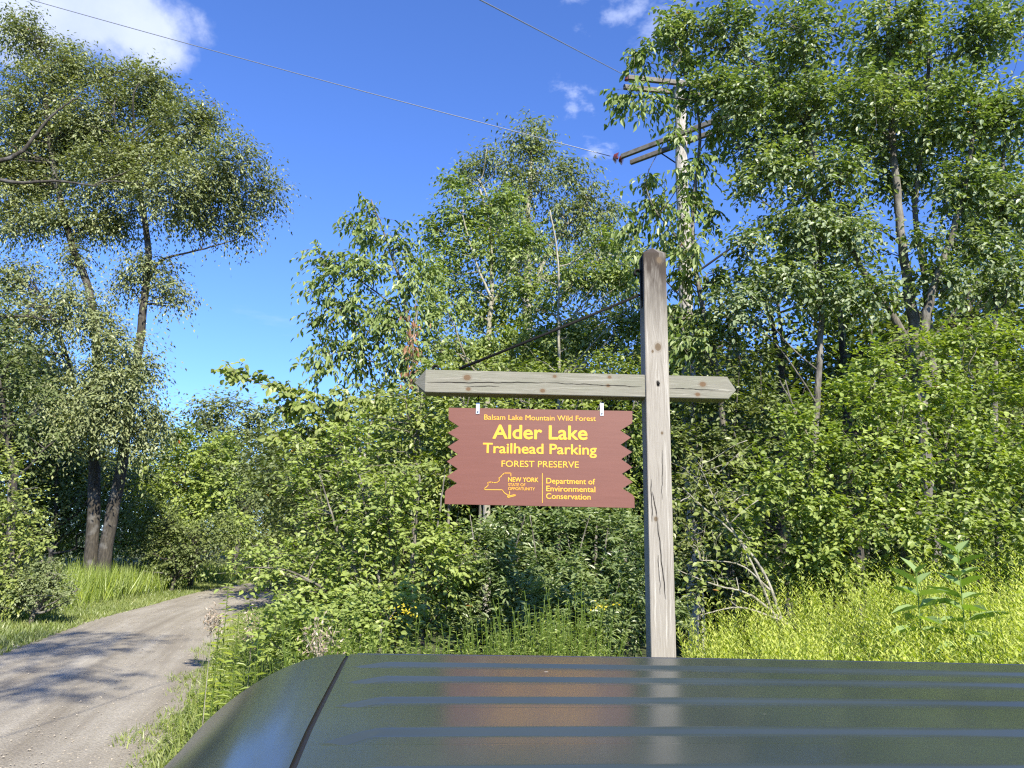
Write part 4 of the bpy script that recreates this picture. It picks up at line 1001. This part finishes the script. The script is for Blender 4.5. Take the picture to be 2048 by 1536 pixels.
# --- dark narrow leaved shrub under the sign
Y = 6.9
b = at(1100, 1250, Y)
make_tree('narrow_leaved_shrub', 13, (b.x, Y, gz(b.x, Y)),
  B(Y, (960, 1080, 50, 40, .3), (1050, 1060, 70, 45, .3), (1150, 1050, 70, 45, .3), (1240, 1070, 50, 50, .2), (940, 1160, 50, 60), (1030, 1150, 80, 70), (1140, 1150, 80, 70), (1240, 1160, 50, 70), (930, 1240, 50, 50), (1020, 1250, 80, 50), (1130, 1250, 80, 50), (1240, 1260, 50, 50), (1310, 1120, 30, 60, .5), (1330, 1230, 40, 50, .4), (960, 1290, 60, 30), (1060, 1300, 60, 30), (1180, 1300, 60, 30), (1090, 1210, 60, 50, -.5), (1200, 1220, 60, 50, -.4)),
  [([Vector((at(px, 1280, Y).x, Y, 0))] + PT(Y, (px, 1200), (px + dx, 1100), (px + 2 * dx, 1030)), .014, .004) for px, dx in ((960, -10), (1010, 20), (1080, -10), (1140, 20), (1200, 10))],
  'privet', 'grey', 'dark shrub with narrow pointed leaves below the hanging sign', 'shrub', dens=28, cs=.22, leafL=0.062, leafW=0.024, nlimb=30, limb_r=.008, twig_r=.003, maxtw=300,
  crown_kw=dict(nT=6, nL=8, fine=True, droop=.15, tone0=.5, tv=.2, shell=.5, up=.4), trunk_name='stem', crown_name='foliage')

# --- left background
def bgtree(name, seed, Y, blobs, tr, lm, label, cat='tree', dens=1.5, cs=.9, L=.16, Wd=.09, bk='dark', **kw):
    bl_ = B(Y, *blobs); x0 = at(tr, 1100, Y).x
    top = max(bl_, key=lambda q: q[0][2])[0]
    return make_tree(name, seed, (x0, Y, gz(x0, Y)), bl_, [([Vector((x0, Y, gz(x0, Y) - .1)), Vector((x0 + .1, Y, top[2] * .35)), Vector((top[0] * .5 + x0 * .5, Y, top[2] * .7)), Vector(top)], max(.05, .012 * top[2] + .04), .03)], lm, bk, label, cat, dens=dens, cs=cs, leafL=L, leafW=Wd, nlimb=20, limb_r=.05, twig_r=.012, maxtw=160,
      crown_kw={**dict(nT=7, nL=7, fine=False, droop=.35, tone0=.45, shell=.45), **kw})
bgtree('round_tree', 31, 42, [(440, 815, 60, 40), (400, 830, 45, 40), (500, 830, 50, 45), (540, 870, 50, 50), (450, 880, 90, 60), (550, 940, 60, 60), (480, 960, 90, 60)], 470, 'willow', 'rounded tree rising alone above the far end of the road', dens=1.0, cs=1.2, L=.26, Wd=.13, tone0=.6)
bgtree('bright_maple', 32, 34, [(340, 860, 55, 40), (390, 900, 60, 50), (300, 920, 50, 50), (440, 900, 50, 50), (350, 970, 80, 55), (450, 980, 70, 60), (300, 1030, 60, 50), (400, 1050, 80, 50), (480, 1050, 50, 45)], 385, 'bright', 'light green maple behind the twin trunks', dens=1.3, cs=.9, L=.19, Wd=.13, tone0=.6)
bgtree('roadside_shrub', 33, 38, [(560, 990, 55, 45), (620, 1000, 50, 50), (540, 1050, 45, 40), (600, 1060, 50, 40), (500, 1020, 40, 40)], 570, 'dull', 'grey green shrub at the bend of the road', 'shrub', dens=1.2, cs=.9, L=.18, Wd=.09, tone0=.6)
bgtree('roadside_shrub', 34, 47, [(640, 1040, 60, 50), (600, 1080, 50, 30), (680, 1090, 50, 30), (700, 1040, 60, 60)], 650, 'hedge', 'yellowish low shrubs past the road bend, seen over the bush', 'shrub', dens=1.0, cs=.9, L=.2, Wd=.1, tone0=.6)
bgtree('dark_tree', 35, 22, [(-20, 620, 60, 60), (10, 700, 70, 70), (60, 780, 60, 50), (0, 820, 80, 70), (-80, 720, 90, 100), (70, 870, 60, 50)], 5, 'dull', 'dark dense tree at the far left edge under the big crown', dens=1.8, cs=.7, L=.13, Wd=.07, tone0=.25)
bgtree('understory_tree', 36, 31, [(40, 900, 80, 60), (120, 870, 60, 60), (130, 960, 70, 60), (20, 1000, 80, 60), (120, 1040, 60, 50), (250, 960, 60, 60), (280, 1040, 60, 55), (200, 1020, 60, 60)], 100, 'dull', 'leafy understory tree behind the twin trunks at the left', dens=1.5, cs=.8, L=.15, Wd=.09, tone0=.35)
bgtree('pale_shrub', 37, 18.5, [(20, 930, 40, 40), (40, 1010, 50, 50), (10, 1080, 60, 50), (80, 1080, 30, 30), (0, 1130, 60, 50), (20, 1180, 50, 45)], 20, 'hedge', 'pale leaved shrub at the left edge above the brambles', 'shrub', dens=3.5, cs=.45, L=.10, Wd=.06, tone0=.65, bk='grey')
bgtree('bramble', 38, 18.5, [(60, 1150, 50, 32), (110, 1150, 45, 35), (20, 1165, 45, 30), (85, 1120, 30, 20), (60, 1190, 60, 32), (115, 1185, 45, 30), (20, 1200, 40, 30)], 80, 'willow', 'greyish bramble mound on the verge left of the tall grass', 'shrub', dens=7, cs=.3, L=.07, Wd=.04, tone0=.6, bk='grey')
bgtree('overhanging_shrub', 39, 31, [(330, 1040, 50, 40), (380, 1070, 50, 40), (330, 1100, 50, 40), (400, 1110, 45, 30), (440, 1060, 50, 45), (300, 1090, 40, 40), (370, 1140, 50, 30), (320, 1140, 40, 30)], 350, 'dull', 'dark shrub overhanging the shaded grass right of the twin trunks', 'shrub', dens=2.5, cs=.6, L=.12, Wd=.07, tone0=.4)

# --- deep wood behind everything: three kinds copied with their parts
def proto(seed, h, lm, label):
    rg_ = np.random.default_rng(seed)
    bl_ = [(np.array([rg_.normal() * h * .13, rg_.normal() * h * .13, h * z]), np.array([h * r, h * r, h * r * .8])) for z, r in ((.28, .19), (.4, .22), (.5, .23), (.62, .22), (.74, .19), (.86, .14), (.2, .2), (.55, .22), (.12, .2))]
    return make_tree('woodland_tree', seed, (0, 0, 0), bl_, [([Vector((0, 0, -.3)), Vector((.1, 0, h * .3)), Vector((0, .1, h * .6)), Vector((.1, 0, h * .9))], .18, .04)], lm, 'dark', label, dens=.95, cs=1.0, leafL=.22, leafW=.12, nlimb=20, limb_r=.06, twig_r=.02, maxtw=120, group='trees of the wood behind the roadside', crown_kw=dict(nT=7, nL=6, fine=False, droop=.35, tone0=.42, shell=.5))
kinds = [proto(51, 11, 'dull', 'dark leafy tree of the wood, half hidden behind the roadside shrubs and trees'), proto(52, 9, 'hedge', 'mid green tree of the wood, half hidden behind the roadside shrubs and trees'), proto(53, 12, 'willow', 'greyish tree of the wood, half hidden behind the roadside shrubs and trees')]
rnd = random.Random(4)
spots = []
def spot(px, Y, top, kind):
    """px direction, distance, pixel height of its top"""
    spots.append((px, Y, top, kind))
for px, Y, top, k in [(-60, 30, 600, 0), (60, 36, 760, 0), (160, 34, 780, 1), (-10, 42, 650, 2), (250, 48, 840, 0), (330, 52, 850, 1), (560, 56, 905, 2), (620, 68, 935, 0), (690, 72, 900, 1), (410, 60, 870, 2), (480, 66, 880, 1),
   (760, 20, 760, 0), (840, 17, 720, 1), (920, 19, 690, 0), (1010, 18, 650, 1), (1100, 20, 640, 2), (1190, 17, 660, 0), (1280, 19, 640, 1), (1360, 17, 640, 0), (1450, 16, 600, 0), (1560, 17, 560, 1), (1680, 16, 600, 0), (1800, 18, 620, 2), (1930, 16, 560, 0), (2060, 17, 480, 1), (2180, 18, 400, 0), (700, 26, 800, 2), (1420, 22, 640, 2), (660, 34, 860, 0), (740, 40, 850, 1)]:
    spot(px, Y, top, k)
first = [True] * 3
hts = [11 * .96, 9 * .96, 12 * .96]
for px, Y, top, k in spots:
    src = kinds[k]; pt = at(px, top, Y); g = gz(pt.x, Y); sc = (pt.z - g) / hts[k]
    if first[k]: o = src; first[k] = False
    else:
        o = src.copy(); COL.objects.link(o)
        for ch in list(src.children):
            c = ch.copy(); COL.objects.link(c); c.parent = o
    o.location = (pt.x, Y, g); o.rotation_euler = (0, 0, rnd.random() * 6.28)
    o.scale = (max(sc, .75) * rnd.uniform(.9, 1.1), max(sc, .75), sc)

# a tree behind the viewer whose crown throws the shade on the road
rgs = [(np.array([-2.0, -.6, 13.0]), np.array([2.2, 1.6, 1.3])), (np.array([-4.2, -1.2, 12.6]), np.array([1.8, 1.4, 1.0])), (np.array([-3.2, -3.0, 12.5]), np.array([2.0, 1.2, 1.0])), (np.array([-5.8, 1.0, 12.0]), np.array([1.5, 1.4, .9])), (np.array([-7.0, -2.5, 11.5]), np.array([2.0, 1.4, 1.2])), (np.array([-2.6, -5.2, 12.5]), np.array([1.8, 1.0, .8])), (np.array([-6.2, -3.0, 12.5]), np.array([2.0, 1.2, .8])), (np.array([-1.4, -2.4, 13.4]), np.array([1.4, .8, .6])), (np.array([-4.6, -4.4, 12.8]), np.array([1.6, .9, .7])), (np.array([-.3, -3.4, 12.5]), np.array([1.3, .6, .5])), (np.array([-1.8, -3.3, 12.6]), np.array([1.3, .6, .5])), (np.array([.3, -5.0, 12.5]), np.array([1.2, .6, .5]))]
make_tree('parking_tree', 61, (-4.6, -5, 0), rgs, [([Vector((-4.6, -5, -.2)), Vector((-4.4, -4.5, 5)), Vector((-4.0, -2.5, 9)), Vector((-3.6, -1.5, 12.5))], .25, .06)], 'olive', 'grey', 'tall tree behind the viewer that shades the left part of the road', dens=1.3, cs=.7, leafL=.14, leafW=.06, nlimb=20, maxtw=100, crown_kw=dict(nT=6, nL=7, fine=False, droop=.4))

# ------------------------------------------------------------------ goldenrod and weeds
def stems(rg, X, Y, Z, Ht, nleaf, L, Wd, tone0, lv, tb=None, spread=.8, upl=.55, top=.0, lean=.06, zmin=0.0, fine=False, curl=0.0):
    n = len(X); th0 = rg.random(n) * 6.28
    ax = rg.normal(size=(n, 2)) * lean
    t = zmin + (1 - zmin) * (np.arange(nleaf) + .5) / nleaf
    ang = th0[:, None] + np.arange(nleaf)[None] * 2.4 + rg.normal(size=(n, nleaf)) * .3
    hh = Ht[:, None] * t[None]
    px = X[:, None] + ax[:, :1] * hh ** 1.5 + curl * 0; py = Y[:, None] + ax[:, 1:] * hh ** 1.5
    P = np.stack([px, py, Z[:, None] + hh], -1)
    A = np.stack([np.cos(ang) * spread, np.sin(ang) * spread, upl + rg.normal(size=ang.shape) * .25], -1)
    Nn = np.stack([-np.cos(ang) * upl, -np.sin(ang) * upl, np.full(ang.shape, spread)], -1) + rg.normal(size=P.shape) * .25
    taper = 1 - .55 * t ** 3
    ln = L * taper[None] * (.75 + .5 * rg.random(ang.shape))
    tone = np.clip(tone0 + rg.normal(size=(n, 1)) * .20 + rg.normal(size=ang.shape) * .13 + .12 * (t[None] - .5), 0, .94)
    lv.add(P.reshape(-1, 3), A.reshape(-1, 3), Nn.reshape(-1, 3), ln.ravel(), (Wd * ln / L).ravel(), tone.ravel(), fine=fine, droop=.35, fold=.1)
    TOTAL[0] += P.shape[0] * P.shape[1]
    if tb is not None:
        for i in range(n):
            tb.add([(X[i], Y[i], Z[i]), (X[i] + ax[i, 0] * (Ht[i] * .5) ** 1.5, Y[i] + ax[i, 1] * (Ht[i] * .5) ** 1.5, Z[i] + Ht[i] * .5), (X[i] + ax[i, 0] * Ht[i] ** 1.5, Y[i] + ax[i, 1] * Ht[i] ** 1.5, Z[i] + Ht[i])], [.005, .004, .002], 3)
rg = np.random.default_rng(88)
# goldenrod field right of the post
n = 1900; Xg = rg.uniform(.95, 6.2, n); Yg = rg.uniform(3.1, 6.3, n)
keep = (Xg < 1.0 + Yg * .78) & (Xg > Yg * .235) & ((Yg > 4.75) | (Xg > 1.22))
Xg, Yg = Xg[keep], Yg[keep]
px_ = Xg / Yg
wob = .09 * np.sin(Xg * 2.3 + 1) + .07 * np.sin(Yg * 3.1 + Xg) + .05 * np.sin(Xg * 7.1 + Yg * 5)
Hg = 1.40 + wob - .02 + .03 * sstep(.28, .5, px_) * sstep(4, 5.5, Yg) + rg.normal(size=len(Xg)) * .11 - .10 * sstep(.30, .2, px_)
tbg = Tubes(); lv = Leaves(); stems(rg, Xg, Yg, ground_h(Xg, Yg) - .05, Hg, 64, .080, .012, .50, lv, tbg, .6, .95, zmin=.45, lean=.07)
# side sprays near the tips make the feathery tops
k = 3
X2 = np.repeat(Xg, k) + rg.normal(size=len(Xg) * k) * .05; Y2 = np.repeat(Yg, k) + rg.normal(size=len(Xg) * k) * .05
stems(rg, X2, Y2, np.repeat(ground_h(Xg, Yg) + Hg - .30, k), .20 + .22 * rg.random(len(X2)), 22, .046, .0105, .64, lv, None, .65, .95, lean=.45)
o = link('goldenrod', lv.mesh('goldenrod'), LM['golden']); props(o, 'dense bright yellow green goldenrod field right of the post', 'goldenrod', None, 'stuff')
st_ = link('stem', tbg.mesh('stem'), LM['weed'], None); st_.parent = o
# mixed weeds left of the post, lower
n = 1100; Xw = rg.uniform(-1.5, .62, n); Yw = rg.uniform(3.7, 5.3, n); kp = (Xw > -.26 * Yw) & ((Yw > 4.7) | (Xw < .40)) & (Xw < .62); Xw = Xw[kp]; Yw = Yw[kp]; n = len(Xw)
Hw = 1.34 + .12 * np.sin(Xw * 3) + rg.normal(size=n) * .10 + .10 * sstep(.3, .9, Xw)
tbx = Tubes(); lv = Leaves(); stems(rg, Xw, Yw, ground_h(Xw, Yw) - .03, Hw, 50, .075, .015, .5, lv, tbx, .85, .5, zmin=.4, lean=.08)
o = link('weeds', lv.mesh('weeds'), LM['weed']); props(o, 'mixed green weeds between the car roof and the shrubs left of the post', 'weeds', None, 'stuff')
st_ = link('stem', tbx.mesh('stem'), LM['weed'], None); st_.parent = o
# road side weeds
n = 1500; Yr = rg.uniform(7.2, 14, n); s, kx = road_sd(np.zeros(1), np.zeros(1))
ks = np.array([idx_y(y) for y in Yr]); off = HW + .1 + 1.9 * rg.random(n) ** .8
Pr = RC[ks] - RN[ks] * off[:, None] + rg.normal(size=(n, 2)) * .15
Hr = (.10 + .75 * sstep(HW + .2, HW + 1.6, off)) * (.6 + .7 * rg.random(n))
tbw = Tubes(); lv = Leaves(); stems(rg, Pr[:, 0], Pr[:, 1], ground_h(Pr[:, 0], Pr[:, 1]) - .01, Hr, 32, .06, .013, .55, lv, tbw, .8, .7, zmin=.05, lean=.12)
o = link('weeds', lv.mesh('weeds'), LM['weed']); props(o, 'sunlit weeds along the right edge of the gravel road', 'weeds', None, 'stuff')
st_ = link('stem', tbw.mesh('stem'), LM['weed'], None); st_.parent = o
# grass on the right edge of the road
kk = rg.integers(idx_y(1.5), idx_y(24), 60000); off = HW - .12 + 2.4 * rg.random(60000) ** 1.2
P = RC[kk] - RN[kk] * off[:, None] + RT[kk] * rg.uniform(-.3, .3, (60000, 1)) + rg.normal(size=(60000, 2)) * .05 + RN[kk] * (.12 * np.sin(kk * .9) + .1 * np.sin(kk * 2.3))[:, None]
tone = np.clip(.6 + rg.normal(size=60000) * .2, 0, .94)
lv = blades(rg, P[:, 0], P[:, 1], ground_h(P[:, 0], P[:, 1]) - .01, (.07 + .22 * rg.random(60000) ** 1.5) * (.5 + .7 * sstep(HW - .1, HW + .9, off)), .008 + .008 * rg.random(60000), tone, .5)
o = link('grass', lv.mesh('grass'), LM['grass']); props(o, 'sunlit grass between the gravel and the dark vehicle', 'grass', None, 'stuff')
# tall single weeds standing against the road
def tall_weed(px, pyt, Y, label, sd, dn=36, L=.085, Wd=.012, mat='weed', seeds=False):
    rg_ = np.random.default_rng(sd); t = at(px, pyt, Y); g = gz(t.x, Y); h = t.z - g
    root = thing('tall_weed', (t.x, Y, g), label, 'weed')
    lv = Leaves(); a = np.array
    stems(rg_, a([t.x]), a([Y]), a([g]), a([h]), dn, L, Wd, .6, lv, None, .9, .35, lean=.0, fine=True)
    tb = Tubes(); tb.add([(t.x, Y, g), (t.x + .004, Y, g + h * .5), (t.x, Y, g + h)], [.006, .005, .002], 5)
    link('stem', tb.mesh('stem'), BK['pale'] if seeds else LM['weed'], root); link('foliage', lv.mesh('foliage'), LM[mat], root)
tall_weed(457, 1165, 5.6, 'tallest single weed stalk standing up against the gravel road', 1, 130, .11, .022)
tall_weed(478, 1222, 5.2, 'shorter leafy weed stalk just right of the tallest one', 2, 100, .10, .020)
tall_weed(440, 1232, 5.4, 'leafy weed stalk just left of the tallest one', 3, 90, .10, .020)
tall_weed(500, 1200, 5.8, 'leafy weed stalk between the tallest stalk and the sunlit bush', 4, 90, .10, .020)
tall_weed(520, 1235, 5.0, 'short weed stalk below the left tip of the bush', 5, 80, .10, .020)
def seedhead(px, py, Y, r, label, sd):
    rg_ = np.random.default_rng(sd); c_ = at(px, py, Y); g = gz(c_.x, Y); n = 220
    root = thing('dry_weed', (c_.x, Y, g), label, 'weed')
    P = np.array(c_) + rg_.normal(size=(n, 3)) * r * np.array([1, .8, 1.3]); lv = Leaves()
    lv.add(P, rg_.normal(size=(n, 3)) + np.array([0, 0, .8]), rg_.normal(size=(n, 3)), .026, .009, rg_.random(n) * .94, fine=False)
    link('seed_head', lv.mesh('seed_head'), LM['straw'], root)
    tb = Tubes(); b0 = Vector((c_.x, Y, g)); tb.add([b0, (b0 + c_) / 2, c_ - Vector((0, 0, r))], [.004, .003, .002], 4)
    for k in range(14): tb.add([c_ - Vector((0, 0, 2 * r)), Vector(P[k * 9])], [.002, .001], 3)
    link('stem', tb.mesh('stem'), BK['pale'], root)
seedhead(425, 1240, 5.2, .035, 'dry pinkish seed head left of the tall weeds by the road', 1)
seedhead(640, 1285, 4.2, .045, 'dry brown seed head just above the car roof corner', 2)
seedhead(505, 1260, 5.6, .05, 'wispy dry seed head between the weeds and the bush', 3)
def blooms(px, py, Y, w, h, label, sd, n=160):
    rg_ = np.random.default_rng(sd); c_ = at(px, py, Y); g = gz(c_.x, Y)
    root = thing('flowering_weed', (c_.x, Y, g), label, 'weed')
    P = np.array(c_) + rg_.normal(size=(n, 3)) * np.array([w, w, h]); lv = Leaves()
    lv.add(P, rg_.normal(size=(n, 3)) + np.array([0, 0, .5]), rg_.normal(size=(n, 3)), .018, .010, rg_.random(n) * .94, fine=False)
    link('flowers', lv.mesh('flowers'), LM['bloom'], root)
    lv = Leaves(); stems(rg_, np.full(6, c_.x) + rg_.normal(size=6) * w, np.full(6, Y) + rg_.normal(size=6) * w, np.full(6, g), np.full(6, c_.z - g), 40, .07, .012, .6, lv, None, .8, .5)
    link('foliage', lv.mesh('foliage'), LM['weed'], root)
blooms(815, 1222, 4.6, .05, .03, 'yellow flowering weed above the middle of the left roof edge', 7, 45)
blooms(1205, 1210, 4.3, .04, .02, 'small yellow flowering weed left of the post', 8, 25)
blooms(600, 1105, 40, .8, .25, 'yellow flowers on the far verge at the road bend', 9, 300)

# milkweed
def milkweed(px, pyt, Y, pyb, label, sd):
    rg_ = np.random.default_rng(sd); t = at(px, pyt, Y); g = gz(t.x, Y)
    root = thing('milkweed', (t.x, Y, g), label, 'plant', 'milkweeds in the goldenrod')
    h = t.z - g; tb = Tubes(); tb.add([(t.x + .02, Y, g), (t.x - .01, Y, g + h * .5), (t.x, Y, g + h)], [.008, .006, .003], 6)
    link('stem', tb.mesh('stem'), LM['milk'], root)
    zlow = at(px, pyb, Y).z - g
    lv = Leaves(); k = 0; z = zlow
    while z < h:
        f = (z - zlow) / (h - zlow + .01); ln = .25 * (1 - .5 * f)
        a0 = (k % 2) * 1.57 + rg_.random() * .5
        for s_ in (0, math.pi):
            an = a0 + s_; up = .25 + .9 * f ** 2 + rg_.normal() * .18; an += rg_.normal() * .25
            P = np.array([[t.x, Y, g + z]]); A = np.array([[math.cos(an), math.sin(an), up]])
            # a broad leaf from three segments: blade halves with a bend
            lv.add(P, A, np.array([[-math.cos(an) * up, -math.sin(an) * up, 1.0]]), ln * (.7 + .5 * rg_.random()),   .10 * (1 - .35 * f), np.array([.3 + .5 * rg_.random()]), fine=True, droop=.15 + .2 * rg_.random())
        z += .06; k += 1
    link('leaves', lv.mesh('leaves'), LM['milk'], root)
milkweed(1915, 1098, 4.3, 1290, 'taller milkweed with broad paired leaves in the goldenrod at the right', 1)
milkweed(1832, 1140, 4.35, 1260, 'shorter milkweed with broad leaves left of the taller milkweed', 2)

# ------------------------------------------------------------------ light, sky, render
sl = bpy.data.lights.new('sun', 'SUN'); sl.energy = 5.0; sl.angle = R(.5); sl.color = (1.0, .93, .78)
so = bpy.data.objects.new('sun', sl); COL.objects.link(so)
so.rotation_euler = (-SUN).to_track_quat('-Z', 'Y').to_euler()
w = bpy.data.worlds.new("World"); SC.world = w; w.use_nodes = True
nt = w.node_tree; nt.nodes.clear()
sky = nt.nodes.new('ShaderNodeTexSky'); sky.sky_type = 'NISHITA'; sky.sun_disc = False
sky.sun_elevation = SUN_EL; sky.sun_rotation = math.atan2(SUN.x, SUN.y)
sky.altitude = 600; sky.air_density = 1.0; sky.dust_density = .3; sky.ozone_density = 2.5
bg = nt.nodes.new('ShaderNodeBackground'); bg.inputs[1].default_value = .092
wo = nt.nodes.new('ShaderNodeOutputWorld')
skyc = mixc(nt, 1.0, sky.outputs[0], (.64, .875, 1.42), 'MULTIPLY')
geo = nt.nodes.new('ShaderNodeTexCoord')
def cloudmask(px, py, rx, ry, nscale, lo, hi, soft, stretch=(1, 1, 1)):
    d = ray(px, py).normalized()
    sub = nt.nodes.new('ShaderNodeVectorMath'); sub.operation = 'SUBTRACT'; nt.links.new(geo.outputs['Generated'], sub.inputs[0]); sub.inputs[1].default_value = d
    sc = nt.nodes.new('ShaderNodeVectorMath'); sc.operation = 'MULTIPLY'; nt.links.new(sub.outputs[0], sc.inputs[0])
    ax, ay = F / rx, F / ry; sc.inputs[1].default_value = (ax, (ax + ay) / 2, ay)
    le = nt.nodes.new('ShaderNodeVectorMath'); le.operation = 'LENGTH'; nt.links.new(sc.outputs[0], le.inputs[0])
    mp = nt.nodes.new('ShaderNodeMapping'); mp.inputs['Scale'].default_value = stretch; nt.links.new(geo.outputs['Generated'], mp.inputs[0])
    nn = N(nt, 'ShaderNodeTexNoise', Scale=float(nscale), Detail=9.0, Roughness=.58); nt.links.new(mp.outputs[0], nn.inputs[0])
    fall = math_(nt, 'SUBTRACT', 1.0, le.outputs['Value'])
    dn = math_(nt, 'ADD', math_(nt, 'MULTIPLY', fall, soft), math_(nt, 'SUBTRACT', nn.outputs[0], .5))
    mr = nt.nodes.new('ShaderNodeMapRange'); mr.interpolation_type = 'SMOOTHSTEP'
    mr.inputs['From Min'].default_value = lo; mr.inputs['From Max'].default_value = hi; nt.links.new(dn, mr.inputs[0])
    return mr.outputs[0], nn.outputs[0]
m1, nn1 = cloudmask(130, -10, 225, 100, 9, -.04, .20, .5)
ccol = ramp(nt, [(.3, (3.3, 3.9, 5.9)), (.6, (4.3, 4.8, 6.2))], nn1).outputs[0]
skyc = mixc(nt, math_(nt, 'MULTIPLY', m1, .93), skyc, ccol)
for px, py, rx, ry, sc_, st_, amt in ((1230, 20, 110, 60, 26, (1, 1, 1.6), .45), (1160, 200, 70, 50, 34, (1, 1, 1.5), .5), (1190, 300, 60, 36, 30, (1, 1, 2), .45), (1320, 40, 90, 60, 24, (1, 1, 2), .4), (560, 640, 200, 30, 14, (1, 1, 5), .12)):
    mk, _ = cloudmask(px, py, rx, ry, sc_, .12, .42, .35, st_)
    skyc = mixc(nt, math_(nt, 'MULTIPLY', mk, amt), skyc, (4.6, 5.2, 7.0))
nt.links.new(skyc, bg.inputs[0]); nt.links.new(bg.outputs[0], wo.inputs[0])

SC.view_settings.view_transform = 'Standard'; SC.view_settings.look = 'None'
SC.view_settings.exposure = 1.15; SC.view_settings.gamma = 1.0
SC.render.engine = 'CYCLES'
cy = SC.cycles
cy.max_bounces = 5; cy.diffuse_bounces = 3; cy.glossy_bounces = 3; cy.transmission_bounces = 3; cy.use_denoising = False; cy.pixel_filter_type = 'BLACKMAN_HARRIS'; cy.filter_width = 1.25
cy.sample_clamp_indirect = 4.0; cy.caustics_reflective = False; cy.caustics_refractive = False
print('LEAVES', TOTAL[0])
